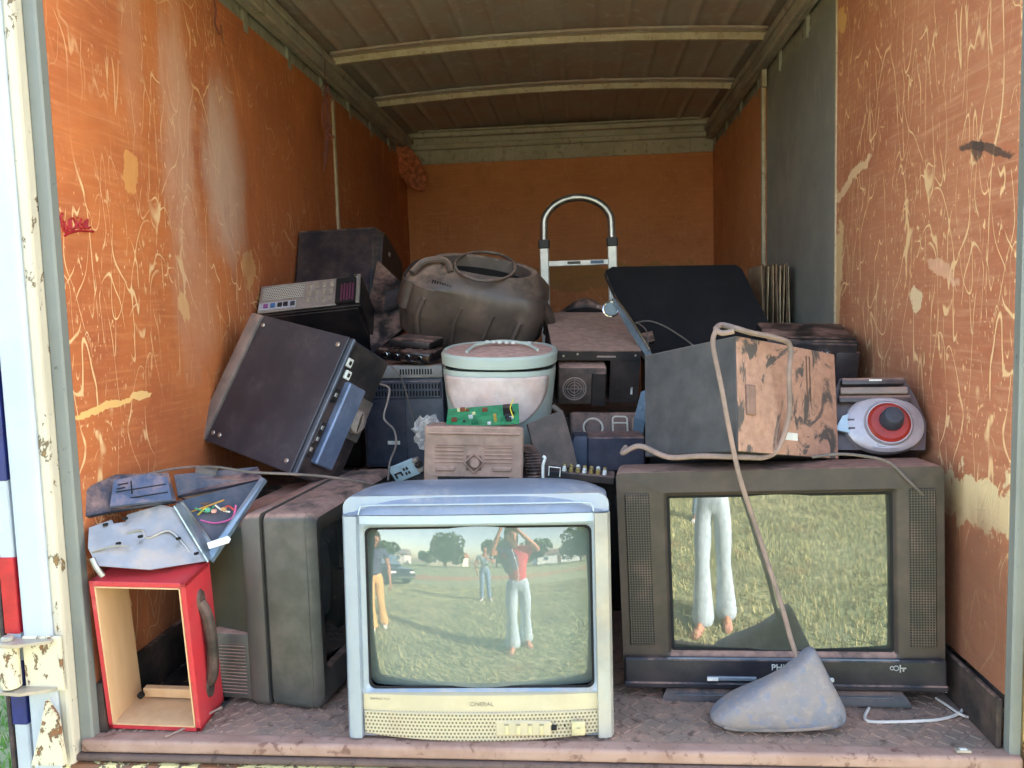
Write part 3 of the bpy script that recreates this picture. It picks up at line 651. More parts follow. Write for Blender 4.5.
# ------------------------------------------------------------------ the pile behind
def fan(par, c, r, name='fan', blades=7, m=None, ax='y'):
    """a small fan in its square frame, facing local -y"""
    f_ = MB().ring(c, r, r*.07, (0, -1, 0), 28, 6)
    for k in (.35, .6, .82): f_.ring(c, r*k, .0011, (0, -1, 0), 24, 5)
    f_.tube([(c[0]-r, c[1], c[2]-0), (c[0]+r, c[1], c[2])], .0012, 5, 0).tube([(c[0], c[1], c[2]-r), (c[0], c[1], c[2]+r)], .0012, 5, 0)
    o = f_.build(name, m or M_blk2, par)
    bl = MB()
    for k in range(blades):
        a = 2*PI*k/blades; p = [(math.cos(a+t_)*r*rr, .012+dy, math.sin(a+t_)*r*rr) for t_, rr, dy in ((0, .28, 0), (.1, .9, -.004), (.65, .9, .006), (.6, .28, .004))]
        bl.poly3([Vector(c)+Vector(x) for x in p], .0015)
    bl.cyl((c[0], c[1]+.004, c[2]), (c[0], c[1]+.018, c[2]), r*.3, n=16); bl.build('blades', M_blk2, o)
    return o

# stacked cases that carry the pile (only their edges show in the gaps)
M_drk = mat('dull_black_steel', '18181b', .55, film=.08, dust=.2, nscale=6)
def carrier(loc, dims, deg, label, m=None, nm='computer_case', cat='computer case'):
    m = m or M_drk; q = thing(nm, label, cat, loc, deg)
    x, y, z = dims; MB().box((0, 0, z/2), (x, y, z), .004).build('body', m, q)
    b_ = MB().box((0, -y/2-.006, z/2), (x*.98, .014, z*.94), .004, seg=2).build('front_panel', M_blk2, q)
    MB().box((x*.12, -y/2-.0145, z*.72), (x*.42, .004, min(.04, z*.3)), .001).build('drive_door', M_navy, b_); MB().cyl((-x*.35, -y/2-.012, z*.5), (-x*.35, -y/2-.018, z*.5), .009).build('power_button', M_taupe, b_)
    return q
carrier((-.08, .675, 0), (.50, .44, .238), (0, 0, 0), 'flat black desktop computer at the very bottom behind the silver television')
carrier((-.07, .68, .24), (.48, .43, .238), (0, 0, 1), 'flat black desktop computer second from the bottom behind the silver television')
carrier((-.46, 1.10, 0), (.36, .36, .43), (0, 0, 3), 'black tower carrying the grey-blue printer behind the tilted black computer')
carrier((-.18, 1.24, 0), (.18, .46, .44), (0, 0, 0), 'narrow black tower on the floor under the brown moulded plastic housing')
carrier((-.18, 1.26, .442), (.19, .40, .34), (0, 0, 0), 'upper black tower directly under the brown moulded plastic housing')
carrier((.17, 1.20, 0), (.36, .48, .30), (0, 0, 0), 'dark cabinet on the floor under the dust covered computer case')
carrier((.17, 1.20, .302), (.34, .46, .30), (0, 0, 0), 'dark case squeezed between the floor cabinet and the dust covered computer case')
carrier((.24, .845, 0), (.15, .13, .49), (0, 0, 0), 'narrow black case standing behind the dark car radio console')
carrier((.80, .92, 0), (.34, .34, .34), (0, 0, 0), 'dark cabinet on the floor behind the right television')
carrier((.80, .92, .342), (.34, .34, .36), (0, 0, 0), 'dark cabinet under the black amplifier with knobs at the right wall')
carrier((.50, 1.38, 0), (.26, .34, .46), (0, 0, 0), 'dark cabinet on the floor under the big black flat panel')
carrier((.50, 1.38, .462), (.26, .34, .30), (0, 0, 0), 'dark cabinet directly under the big black flat panel')
carrier((-.82, 1.30, 0), (.30, .40, .40), (0, 0, 0), 'black case on the floor at the left wall under the pile')
carrier((-.82, 1.32, .402), (.30, .36, .26), (0, 0, 0), 'black case at the left wall under the case with open slots')
carrier((-.81, .88, 0), (.30, .28, .42), (0, 0, 0), 'black case on the floor behind the charcoal television')

# A. big tilted black case on the charcoal television
def frame(label, name, cat, loc, deg, dims):
    return thing(name, label, cat, base(loc, deg, dims[2]), deg)
dm = (.383, .195, .417); q = frame('large blue-black computer case tilted on its corner on top of the charcoal television', 'computer_case', 'computer case', (-.728, .653, .70), (-26.1, 10.8, -28.4), dm)
x, y, z = dm; M_c1 = mat('blue_black_sheet_metal', '34363f', .42, .1, film=.10, dust=.15, nscale=5, dustcol=lin('7d746f'))
MB().box((0, .004, z/2), (x, y-.008, z), .003).build('body', M_c1, q)
sp = MB().box((.008, -y/2, z/2), (x-.016, .006, z), .002).build('side_panel', M_c1, q)
mb = MB(); screws(mb, [(-x/2+.03, -y/2-.003, z-.03), (x/2-.03, -y/2-.003, z-.03), (-x/2+.03, -y/2-.003, .03), (x/2-.03, -y/2-.003, .03), (-x/2+.06, -y/2-.003, .03)], (0, -1, 0), .0075); mb.build('screw', M_screw, sp)
bz = MB().box((-x/2-.022, 0, z/2), (.05, y+.006, z+.004), .008, seg=2).build('front_bezel', mat('taupe_brown_bezel', '7f736d', .5, film=.15, dust=.3), q)
MB().box((-x/2-.05, -.02, z*.55), (.014, y*.6, .10), .003).build('bay_door', mat('taupe_light', '9a8f89', .5, film=.2), bz)
rp = MB().box((x/2+.002, .004, z/2), (.006, y-.016, z-.01), .001).build('rear_panel', mat('black_rear_sheet', '1d1e23', .45, .2, film=.2), q)
MB().box((x/2+.014, -.010, z*.42), (.026, .075, z*.60), .004).build('raised_duct', mat('slate_metal', '6b7b98', .38, .4, film=.12), q)
MB().box((x/2+.008, .060, z*.52), (.01, .070, .13), .003).build('power_supply_plate', mat('dull_grey_sheet', '6d6a66', .4, .5, film=.3), q)
def xfan(par, cx, cy, cz, r):
    o_ = fan(par, (0, 0, 0), r, 'rear_fan', m=M_taupe); o_.location = (cx, cy, cz); o_.rotation_euler = (0, 0, PI/2); return o_
xfan(q, x/2+.018, .052, z*.5, .035)
mb = MB()
for i in range(5): mb.ring((x/2+.022+.002*i, .05, z*.5), .026-.003*i, .0022, (1, .1*i, .1), 20, 6, .032)
mb.build('coiled_wires', mat('dusty_wire', '8b7f74', .7, film=.4), q)
for i, (yy, zz) in enumerate(((-.068, z*.84), (-.055, z*.76), (-.07, z*.60), (-.068, z*.36), (-.068, z*.28), (-.075, z*.20))):
    s_ = MB().box((x/2+.009, yy, zz), (.01, .022, .026 if i < 2 else .04), .002).build('port', M_hole if i in (2,) else (M_white_pl if i < 2 else M_blk2), rp)
    MB().box((x/2+.0145, yy, zz), (.003, .010, .012), .001).build('port_socket', M_blk2 if i < 2 else M_zinc, s_)
# white speckled connectors, rail along the rear edge
MB().box((x/2+.006, -y/2+.012, z/2), (.012, .010, z), .002).build('edge_rail', mat('rail_steel', '5d6470', .35, .5, film=.1), q)

# B. case with perforated rear end up
dm = (.366, .129, .367); q = frame('black computer case leaning back with its perforated silver rear end and open slots facing up', 'computer_case', 'computer case', (-.81, 1.20, .919), (51.7, -4.4, 3.2), dm)
x, y, z = dm
MB().box((0, 0, z/2-.006), (x, y, z-.012), .003).build('body', mat('deep_black_sheet', '15161b', .4, .1, film=.1), q)
rp = MB().box((-.042, 0, z-.004), (x-.09, y-.008, .008), .002).build('rear_panel', M_zinc, q)
pf = mat('_', '9fa2a2'); 
MB().box((-.095, .020, z+.001), (.150, .060, .003), .001).build('perforated_plate', grille('perforated_zinc', 'b4ada4', '3b3531', .0075, .30, 'xy', .2), rp)
MB().box((-.11, -.038, z+.002), (.13, .032, .004), .001).build('port_plate', mat('pale_port_plate', 'c6cbd8', .4, .4, film=.15), rp)
for i, (xx, hx) in enumerate(((-.15, '8a4f86'), (-.125, '3f6a9a'), (-.10, '22242a'), (-.08, '22242a'), (-.055, '3a3c40'))): MB().box((xx, -.038, z+.005), (.016, .018, .006), .001).build('port', mat('port_'+hx, hx, .5, bump=0), rp)
for i in range(4):
    for j in range(3): MB().box((.0+i*.026, -.030+j*.032, z+.002), (.012, .020, .004), .0015).build('slot_cover', M_steel, rp)
mb = MB(); mb.box((.135, 0, z-.003), (.082, y-.02, .010)); oh = mb.build('open_bay', M_hole, q)
for i in range(5): MB().box((.115+i*.010, -.01+.004*(i % 2), z+.000), (.006, .075, .006), .001).build('fin', mat('purple_fan_plastic', '5a2440', .5, bump=0), oh)
MB().box((.174, 0, z+.002), (.014, y, .008), .002).build('corner_bracket', M_zinc, q); MB().cyl((.165, y/2-.012, z), (.165, y/2-.012, z+.012), .006).build('bracket_screw', M_chrome, q)
MB().box((0, -y/2, z/2), (x-.03, .004, z-.05), .002).build('side_panel', M_blk, q)

# C. tower at the back left
dm = (.32, .33, .42); q = frame('black computer tower standing topmost in the pile against the left wall', 'computer_case', 'computer case', (-.828, 1.57, 1.048), (-21.7, -.9, -1.6), dm)
x, y, z = dm
MB().box((0, 0, z/2), (x, y, z), .006, seg=2).build('body', M_blk, q)
MB().box((0, -y/2-.002, z/2), (x-.02, .006, z-.02), .003).build('side_panel', mat('black_panel_sheen', '23252e', .35, .1, film=.2, nscale=5), q)
fp = MB().loft([[(x/2, yy, zz) for yy, zz in rrect(y, z, .02, 0, z/2)], [(x/2+.03, yy, zz) for yy, zz in rrect(y-.02, z-.03, .04, 0, z/2)]]).build('front_bezel', M_blk2, q)
MB().cyl((x/2+.028, -.06, z*.82), (x/2+.034, -.06, z*.82), .010).build('power_button', M_taupe, fp); MB().box((x/2+.031, 0, z*.55), (.006, y*.7, .05), .004).build('bay_door', M_blk, fp); MB().box((x/2+.031, .03, z*.36), (.006, .12, .10), .004).build('vent', M_hole, fp)
# grey slanting black part below it
q = thing('plastic_cover', 'angular black plastic panel hanging over between the back tower and the brown housing', 'panel', (-.56, 1.30, .90)); O = Vector(q.location)
MB().poly3(loc_([at(378, 262, y=1.45), at(402, 285, y=1.35), at(404, 330, y=1.2), at(372, 356, y=1.12), at(368, 310, y=1.25)]), .02).build('panel', M_blk, q)
MB().poly3(loc_([at(386, 292, y=1.30), at(404, 288, y=1.30), at(398, 305, y=1.24), at(384, 312, y=1.24)]), .012).build('flap', mat('grey_black_plastic', '3a3a40', .5, film=.2), q)

# D. brown moulded housing (large hollow shell with an oval mouth)
M_shell = mat('dusty_brown_moulded_plastic', '4a403b', .42, film=.22, dust=.45, var=.1, nscale=5, dustcol=lin('9a8071'))
q = thing('moulded_housing', 'large brown moulded plastic housing with an oval mouth lying above the pale bucket', 'plastic housing', (-.285, 1.22, .865), (20, 16.5, 3))
def srect(a, b, e, n=56, cx=0, cy=0):
    P = []
    for i in range(n):
        t_ = 2*PI*i/n; c_, s_ = math.cos(t_), math.sin(t_)
        P.append((cx+a*math.copysign(abs(c_)**(2/e), c_), cy+b*math.copysign(abs(s_)**(2/e), s_)))
    return P
mb = MB(); R = []
for (z_, a, b_, e, cx) in ((.0, .215, .13, 5, 0), (.012, .235, .15, 5, 0), (.09, .25, .165, 5, 0), (.105, .262, .175, 4.5, 0), (.20, .258, .17, 4.2, 0), (.215, .250, .165, 4, 0), (.235, .235, .155, 3.2, -.0), (.268, .195, .125, 2.4, .01), (.280, .182, .112, 2.2, .01), (.276, .165, .100, 2.1, .01), (.20, .145, .085, 2, .01), (.12, .13, .07, 2, .01)):
    P = srect(a, b_, e, 56, cx, 0)
    if z_ < .21:     # vertical flutes along the front
        P = [(px+0, py+(.012 if (py < -.08 and abs(((px+.02) % .125)-.06) < .010) else 0)) for px, py in P]
    R.append([(px, py, z_+px*.10*(z_ > .2)) for px, py in P])
mb.loft(R); mb.build('shell', M_shell, q, angle=40)
for i, xx in enumerate((-.165, -.035, .075, .17)):
    MB().tube([(xx-.012*(i-1.2), -.155, .02), (xx, -.171, .10), (xx+.012, -.171, .17)], .008, 8).build('rib', M_shell, q)
MB().loft([[(px, py, .240+px*.10) for px, py in srect(.153, .090, 2, 40, .01)], [(px, py, .236+px*.10) for px, py in srect(.153, .090, 2, 40, .01)]]).build('dark_mouth', M_hole, q)
mb = MB(); mb.ring((.01, 0, .279), .172, .006, (-.10, 0, 1), 44, 8, .105); mb.build('mouth_rim', M_shell, q)
mb = MB(); [mb.box((-.14+i*.009, -.142-.001*i, .222), (.004, .012, .016), .001) for i in range(8)]; mb.build('vent_slots', M_hole, q)
mb = MB(); mb.tube([(.20, -.10, .24), (.25, -.06, .20), (.285, -.03, .13), (.285, -.02, .10)], .028, 10, r_end=.020); mb.build('corner_lug', M_shell, q)
mb = MB(); mb.tube([(-.22, -.12, .225), (-.19, -.07, .262), (-.12, -.08, .285), (-.09, -.115, .262)], .012, 8); mb.build('moulded_bead', M_shell, q)

# E. pale bucket shaped appliance with a lid
q = thing('appliance_bucket', 'pale grey-green plastic bucket with a pink dusty scoop front and a round lid', 'bucket', (-.125, .778, .485), (3, 1.5, 0))
M_pale = mat('pale_grey_green_plastic', 'acb8b0', .4, film=.10, dust=.1, var=.04, nscale=6, dustcol=lin('c39c8c'))
M_pink = mat('pink_dusted_face', 'cbbab4', .6, film=.6, dust=.3, nscale=16, dustcol=lin('c9a091'))
mb = MB(); R = []
for z_, a, b_ in ((0, .125, .115), (.01, .140, .130), (.15, .158, .148), (.29, .172, .160), (.300, .172, .160), (.300, .165, .152), (.285, .160, .148)): R.append([(px, py, z_) for px, py in srect(a, b_, 2.6, 64)])
mb.loft(R).build('body', M_pale, q)
mb = MB(); R = []      # scoop: raised curved panel on the front
for j in range(15):
    v_ = j/14; zz = .13+.155*v_; half = .155*math.sqrt(max(0, 1-(1-v_)**2.2))
    a, b_ = .163+.012*v_, .153+.012*v_
    R.append([(half*(i/12-1)*1., -b_*(1-min(1, abs(half*(i/12-1)/a))**2.6)**(1/2.6)-.0025, zz) for i in range(25)])
vs = [[mb.bm.verts.new(p) for p in r] for r in R]
for j in range(14):
    for i in range(24):
        if len({vs[j][i].co.to_tuple(5), vs[j][i+1].co.to_tuple(5), vs[j+1][i+1].co.to_tuple(5), vs[j+1][i].co.to_tuple(5)}) == 4: mb.bm.faces.new((vs[j][i], vs[j][i+1], vs[j+1][i+1], vs[j+1][i]))
o = mb.build('scoop_face', M_pink, q); md = o.modifiers.new('s', 'SOLIDIFY'); md.thickness = .003; md.offset = 0
mb = MB(); tl = .06
def lid_ring(a, b_, z_): return [(px, py-.004, z_+py*tl) for px, py in srect(a, b_, 2.3, 64)]
mb.loft([lid_ring(.168, .158, .315), lid_ring(.176, .165, .318), lid_ring(.178, .167, .345), lid_ring(.172, .161, .353), lid_ring(.165, .154, .350)]); lid = mb.build('lid', M_pale, q)
mb = MB(); mb.loft([lid_ring(.162, .151, .350), lid_ring(.10, .09, .356), lid_ring(.02, .02, .358)]); mb.build('lid_top', mat('pink_dusted_lid', 'c4a79c', .7, film=.7, dust=.9, nscale=20, dustcol=lin('c79f92')), lid)
MB().tube([(-.09, -.09, .352), (-.07, -.02, .366), (0, .02, .374), (.08, .0, .368), (.12, -.06, .355)], .005, 8).build('handle', M_pale, lid)
for i, xx in enumerate((-.04, -.02, .0, .02, .04, .09)): MB().box((xx, -.0+.012*abs(i-2)*.3, .374-.001*i), (.012, .010, .008), .002).build('peg', M_white_pl, lid)
for xx in (-.075, .075): MB().cyl((xx, -.150, .330), (xx, -.158, .330), .006, n=12).build('lid_stud', M_taupe, lid)
MB().box((.03, -.152, .085), (.09, .012, .022), .002).build('slot', M_hole, q)
MB().tube([(-.10, -.135, .07), (-.10, -.143, .10), (-.05, -.153, .10), (-.04, -.155, .118), (.0, -.157, .118)], .0015, 5, 0).build('seam_line', M_taupe, q)

# F. green circuit board propped between bucket and dusty unit
q = thing('circuit_board', 'green printed circuit board with soldered parts lying on the dusty brown unit', 'circuit board', (-.14, .485, .664), (22, -3, 4))
M_pcb = mat('green_board', '1f8a5c', .35, film=.15, var=.2, nscale=30)
MB().box((0, 0, 0), (.20, .11, .003)).build('board', M_pcb, q)
rnd = random.Random(5)
for i in range(16):
    hx = rnd.choice(['c9a24a', '2a2a2c', 'bfc3c4', '1f6b4a', 'd8cf9a', '7a3f2a']); s_ = rnd.uniform(.005, .013)
    MB().box((rnd.uniform(-.09, .09), rnd.uniform(-.05, .04), s_/2+.001), (s_*1.4, s_, s_), .001).build('component', mat('component_'+hx, hx, .5, bump=0), q)
MB().box((.07, .0, .014), (.026, .020, .028), .002).build('transformer', M_blk2, q)
MB().box((.035, -.035, .012), (.008, .008, .024), .001).build('brass_post', mat('brass', 'c9a75a', .4, .6, bump=0), q)
MB().tube([(.085, -.03, .005), (.078, -.02, .03), (.088, .0, .045)], .0016, 6).build('yellow_wire', mat('yellow_wire_plastic', 'd8c93f', .5, bump=0), q)

# G. dust caked unit with a round knob
dm = (.262, .19, .158); M_dusty = mat('dust_caked_plastic', '8d7669', .85, film=.6, dust=.9, nscale=22, var=.14)
q = frame('dust-caked reddish brown unit with a round knob, right behind the silver television', 'dusty_unit', 'appliance', (-.168, .478, .566), (-2.4, 3.0, 8.), dm)
x, y, z = dm
mb = MB(); mb.loft([[(xx, yy, zz) for xx, zz in rrect(w_, h_, .008, 0, z/2)] for yy, w_, h_ in ((y/2, x*.93, z*.9), (-y/2+.02, x, z), (-y/2+.004, x, z), (-y/2, x-.008, z-.008))]); mb.build('body', M_dusty, q)
mb = MB()
for i in range(5):
    for s in (-1, 1): mb.box((s*.065, -y/2-.001, z*.66-i*.010), (.075, .006, .0035), .001)
mb.box((0, -y/2-.001, z*.70), (.20, .005, .0035)).box((0, -y/2-.001, .028), (.21, .005, .0035)).box((0, -y/2-.003, z-.018), (x-.02, .006, .006), .002); mb.build('raised_lines', M_dusty, q)
kr = MB().ring((.0, -y/2-.002, .062), .026, .003, (0, -1, 0), 4, 6).build('knob_recess', M_dusty, q)
MB().box((0, -y/2-.0005, .062), (.040, .003, .040)).build('recess_floor', mat('brown_recess', '5a463c', .9, film=.4), q)
MB().cyl((.002, -y/2, .062), (.002, -y/2-.016, .062), .014, .012, 24, .002).build('knob', M_dusty, q)
MB().box((0, -y/2-.001, .018), (.19, .004, .018), .001).build('lower_slot', M_hole, q)
MB().box((-.075, -y/2-.003, .046), (.05, .006, .012), .003).build('button_row', M_dusty, q); MB().box((.075, -y/2-.003, .046), (.05, .006, .012), .003).build('button_row', M_dusty, q)

# H. grey-blue printer behind
dm = (.28, .30, .345); q = frame('grey-blue printer or fax body with slotted grey top edge, left of the pale bucket', 'printer', 'printer', (-.445, 1.06, .613), (0, 0, -6), dm)
x, y, z = dm; M_slate = mat('slate_blue_plastic_body', '3c4656', .45, film=.12, dust=.5)
MB().box((0, 0, .15), (x, y, .30), .006, seg=2).build('body', M_slate, q)
tp = MB().box((0, -.006, .322), (x+.006, y+.008, .045), .008, seg=2).build('top_cover', mat('warm_grey_plastic', '8a8885', .45, film=.2, dust=.5), q)
for i in range(12): MB().box((.0+i*.0095, -y/2-.0105, .322), (.0045, .003, .018)).build('slot', M_hole, tp)
g_ = MB().box((0, -y/2-.004, .262), (x-.01, .008, .058), .003).build('vent_band', M_slate, q)
mb = MB()
for r_ in range(2):
    for i in range(24): mb.box((-x/2+.02+i*.0108, -y/2-.009, .274-r_*.024), (.005, .003, .017))
mb.build('vent_slots', M_hole, g_)
MB().box((-.06, -y/2-.002, .12), (.14, .006, .22), .004).build('access_panel', mat('deep_slate', '323b4c', .45, film=.1), q); MB().box((-.035, -y/2-.006, .085), (.042, .003, .012)).build('paper_label', M_white_pl, q)
MB().box((.09, -y/2-.003, .10), (.03, .006, .05), .002).build('socket', M_hole, q)

# I. glossy black device on top of the printer
q = thing('disc_player', 'glossy black player with chrome buttons lying on the grey-blue printer', 'player', (-.43, .97, .802), (8, 6, -14))
MB().box((0, 0, .024), (.20, .17, .040), .010, seg=3).build('body', mat('gloss_black', '101115', .12, film=.08, dust=.15, bump=0), q)
MB().box((0, .02, .056), (.15, .12, .022), .006, seg=2).build('upper_deck', M_blk2, q)
for i, xx in enumerate((-.06, -.02, .02, .065)): MB().cyl((xx, -.086, .026), (xx, -.094, .026), .010-.002*(i % 2), n=16, bev=.001).build('chrome_button', M_chrome, q)
MB().box((.03, -.086, .010), (.07, .004, .006), .001).build('chrome_strip', M_chrome, q)

# J. white connector bracket + crumpled clear bag
q = thing('connector_bracket', 'small pale blue metal bracket with sockets left of the dusty brown unit', 'bracket', (-.36, .52, .485), (20, -22, -18))
MB().box((0, 0, .028), (.085, .012, .05), .002).build('plate', mat('pale_blue_metal', 'a9c3d2', .35, .3, film=.12), q)
mb = MB(); mb.box((-.02, -.0075, .030), (.022, .003, .004)).box((-.03, -.0075, .024), (.004, .003, .016)).box((-.010, -.0075, .024), (.004, .003, .012)).box((.004, -.0075, .034), (.005, .003, .008)).box((.014, -.0075, .034), (.005, .003, .008)).box((.004, -.0075, .02), (.005, .003, .008)).box((.014, -.0075, .02), (.005, .003, .008)); mb.build('socket_marks', M_blk2, q)
for i in range(3): MB().box((.052, -.004, .014+i*.016), (.018, .018, .011), .002).build('terminal', M_blk2 if i % 2 else M_zinc, q)
t = NT('clear_plastic_film'); t.fin(lin('d9d4cf'), .2); t.b.inputs['Alpha'].default_value = .35; M_clear = t.m
q = thing('plastic_bag', 'small crumpled clear plastic bag stuck left of the green circuit board', 'bag', (-.32, .62, .60)); rnd = random.Random(11)
mb = MB(); ic = bmesh.ops.create_icosphere(mb.bm, subdivisions=3, radius=.042)
for v in ic['verts']: v.co *= 1+rnd.uniform(-.35, .35); v.co.z *= 1.1
mb.build('film', M_clear, q, angle=15)

# K. dusty topped open case right of the bucket
dm = (.275, .50, .172); q = frame('black computer case with thick red dust on its flat top, right of the pale bucket', 'computer_case', 'computer case', (.157, 1.09, .795), (13.5, 1.9, 5.4), dm)
x, y, z = dm; M_topd = mat('dust_covered_top', '7d6358', .85, film=.85, dust=1., nscale=10, var=.12, dustcol=lin('a08072'))
mb = MB(); th = .006
mb.box((0, 0, z-th/2), (x, y, th)).box((0, 0, th/2), (x, y, th))
for s in (-1, 1): mb.box((s*(x/2-th/2), 0, z/2), (th, y, z))
mb.box((0, y/2-th/2, z/2), (x, th, z)); mb.build('shell', M_blk, q)
MB().box((0, 0, z+.0015), (x+.004, y+.004, .004), .001).build('dusty_top', M_topd, q)
fr_ = MB().box((0, -y/2-.002, z-.016), (x, .006, .030), .001).box((x*.33, -y/2, z/2-.016), (x*.34, .006, z-.03), .001).build('front_frame', M_blk2, q)
mb = MB(); screws(mb, [(-x*.38, -y/2-.005, z-.016), (-x*.22, -y/2-.005, z-.010), (x*.44, -y/2-.005, z-.014), (x*.42, -y/2-.004, .05)], (0, -1, 0), .004); mb.build('screw', M_screw, fr_)
MB().box((.03, -y/2-.006, z-.018), (.06, .003, .006), .001).build('grip_slot', M_taupe, fr_)
pp = MB().box((-.045, -y/2+.03, .066), (.150, .13, .122), .008, seg=2).build('power_supply', mat('dusty_power_supply', '3a322f', .7, film=.35, dust=1.), q)
fan(pp, (-.070, -y/2-.038, .058), .036, m=M_taupe); MB().box((.006, -y/2-.036, .056), (.046, .012, .112), .004).build('black_cover', M_blk2, pp)
MB().box((.115, -y/2-.004, .04), (.006, .003, .022)).build('label_spot', M_white_pl, fr_)

# L. console with pale ring
q = thing('car_radio_console', 'brown-black console with a pale ring and pale rectangle, below the dust topped case', 'radio', (.205, .78, .495), (-28, 2, 3))
M_cons = mat('brown_black_console', '3a3230', .45, film=.3, dust=.5)
MB().box((0, .04, .075), (.23, .08, .15), .014, seg=3).build('body', M_cons, q)
M_ivory = mat('ivory_trim', 'cfc6b8', .45, film=.15, bump=0)
MB().ring((-.04, -.003, .092), .030, .0035, (0, -1, 0), 36, 6).build('dial_ring', M_ivory, q); MB().cyl((-.04, .004, .092), (-.04, -.006, .092), .026, n=28, bev=.003).build('dial', M_cons, q)
mb = MB(); P = rrect(.046, .075, .010, .045, .092, 4); mb.tube([(a_, -.003, b_) for a_, b_ in P+P[:1]], .003, 6, 0).tube([(.022, -.003, .108), (.068, -.003, .108)], .0028, 6, 0); mb.build('rectangular_trim', M_ivory, q)
MB().box((-.03, -.002, .030), (.15, .008, .022), .003).build('slot_cover', M_taupe, q); MB().box((.098, -.008, .07), (.034, .02, .11), .008, seg=2).build('dusty_end', M_dusty, q)
# M. dark blue box
q = thing('set_top_box', 'plain dark blue box with a slanted left corner under the console with the pale ring', 'box', (.205, .66, .482), (0, 1, 2))
MB().box((.02, 0, .050), (.165, .12, .10), .004).build('body', mat('dark_blue_plastic', '1f2a3f', .4, film=.12, dust=.4), q)
MB().prism([(-.025, -.05), (.025, -.05), (.025, .05), (-.010, .05), (-.025, .02)], .09, (-.088, 0, .050), (1, 0, 0), (0, 0, 1)).build('bevelled_end', mat('slate_end', '3a4860', .35, film=.12), q)
# N. dark panel + hose
q = thing('plastic_cover', 'dark brown dusty plastic panel leaning between the dusty unit and the dark blue box', 'panel', (.04, .57, .485)); O = Vector(q.location)
M_pan = mat('dark_brown_panel', '4f4641', .6, film=.3, dust=.3)
MB().poly3(loc_([at(527, 424, y=.54), at(562, 410, y=.60), at(570, 436, y=.58), at(580, 478, y=.54), at(546, 482, y=.52), at(536, 460, y=.52)]), .008).build('panel', M_pan, q)
MB().tube(loc_([at(553, 406, y=.61), at(561, 414, y=.60), at(566, 430, y=.585)]), .008, 8).build('rolled_edge', M_pan, q)
q = thing('corrugated_hose', 'short black corrugated hose standing right of the dusty unit', 'hose', (.0, .46, .49)); O = Vector(q.location)
mb = MB(); cpts = [at(534, 482, y=.46), at(533, 466, y=.46), at(531, 452, y=.47), at(524, 445, y=.49)]; R = []
P = [Vector(p)-O for p in cpts]
for i in range(45):
    t_ = i/44*3; k = min(2, int(t_)); p = P[k].lerp(P[k+1], t_-k); rr = .020+.0035*math.cos(i*PI/1.5)
    R.append([p+Vector((rr*math.cos(a), rr*math.sin(a), 0)) for a in [2*PI*j/20 for j in range(20)]])
mb.loft(R).build('hose', M_blk2, q, angle=60)
# O. jack board
q = thing('jack_board', 'narrow black board with rows of gold sockets right behind the silver television', 'circuit board', (.125, .44, .495), (8, 6, -2))
MB().box((0, 0, .012), (.18, .05, .022), .002).build('board', M_blk, q)
M_gold = mat('gold_plating', 'c9b27a', .3, .8, bump=0)
for i in range(7):
    for j in range(2): 
        a_ = MB().cyl((-.045+i*.018, -.012+j*.022, .023), (-.045+i*.018, -.014+j*.022, .036), .0062, .005, 14, .001).build('socket', M_gold if (i+j) % 3 else M_white_pl, q)
mb = MB(); mb.tube([(-.085, -.026, .01), (-.085, -.026, .035), (-.055, -.026, .035), (-.055, -.026, .01)], .0018, 6, 0); mb.build('wire_frame', M_white_pl, q)
MB().tube([(-.10, -.02, .0), (-.102, -.02, .035), (-.098, -.02, .055), (-.104, -.018, .06)], .004, 8).build('white_hook', M_white_pl, q)

# P. hand truck
q = thing('hand_truck', 'aluminium hand truck with a rounded tube handle standing at the back behind the pile', 'hand truck', (.128, 2.02, .0), (0, 0, 0))
M_tube = mat('brushed_tube', 'a9a8a4', .28, .9, film=.1, bump=0); M_alw = mat('pale_aluminium', 'd8d4cc', .4, .4, film=.12)
hw = .155; zt = 1.47
for s in (-1, 1):
    MB().box((s*hw, 0, .64), (.042, .03, 1.20), .004).build('rail', M_alw, q)
    MB().box((s*hw, 0, 1.255), (.050, .04, .042), .004).build('collar', M_blk2, q)
P = [(-hw, 0, 1.25), (-hw+.002, 0, 1.32)]+[(-hw*math.cos(a)*1.0, 0, 1.335+.125*math.sin(a)) for a in [PI*i/14 for i in range(1, 14)]]+[(hw-.002, 0, 1.32), (hw, 0, 1.25)]
MB().tube(P, .0175, 14, 4).build('loop_handle', M_tube, q)
for z_ in (.25, .6, .9, 1.165):
    cb_ = MB().box((0, -.002, z_), (2*hw, .018, .026), .003).build('cross_bar', M_alw, q)
MB().box((-.02, -.0125, 1.166), (.06, .002, .012)).build('dark_sticker', mat('worn_print', '5b564e', .6, bump=0), cb_); MB().box((.085, -.0125, 1.166), (.06, .002, .014)).build('blue_sticker', mat('blue_grey_sticker', '5c7490', .5, bump=0), cb_)
MB().box((0, -.12, .012), (.36, .24, .006), .002).build('toe_plate', M_alw, q)
for s in (-1, 1):
    w_ = MB().cyl((s*.18, .09, .11), (s*.225, .09, .11), .11, n=32, bev=.012).build('wheel', M_rub, q); MB().cyl((s*.176, .09, .11), (s*.229, .09, .11), .045, n=20).build('wheel_hub', M_alw, w_)
MB().cyl((-.19, .09, .11), (.19, .09, .11), .010).build('axle', M_tube, q)
q = thing('plastic_lump', 'flattened black plastic piece just in front of the hand truck', 'plastic piece', (.17, 1.42, .93)); O = Vector(q.location)
mb = MB(); R = []
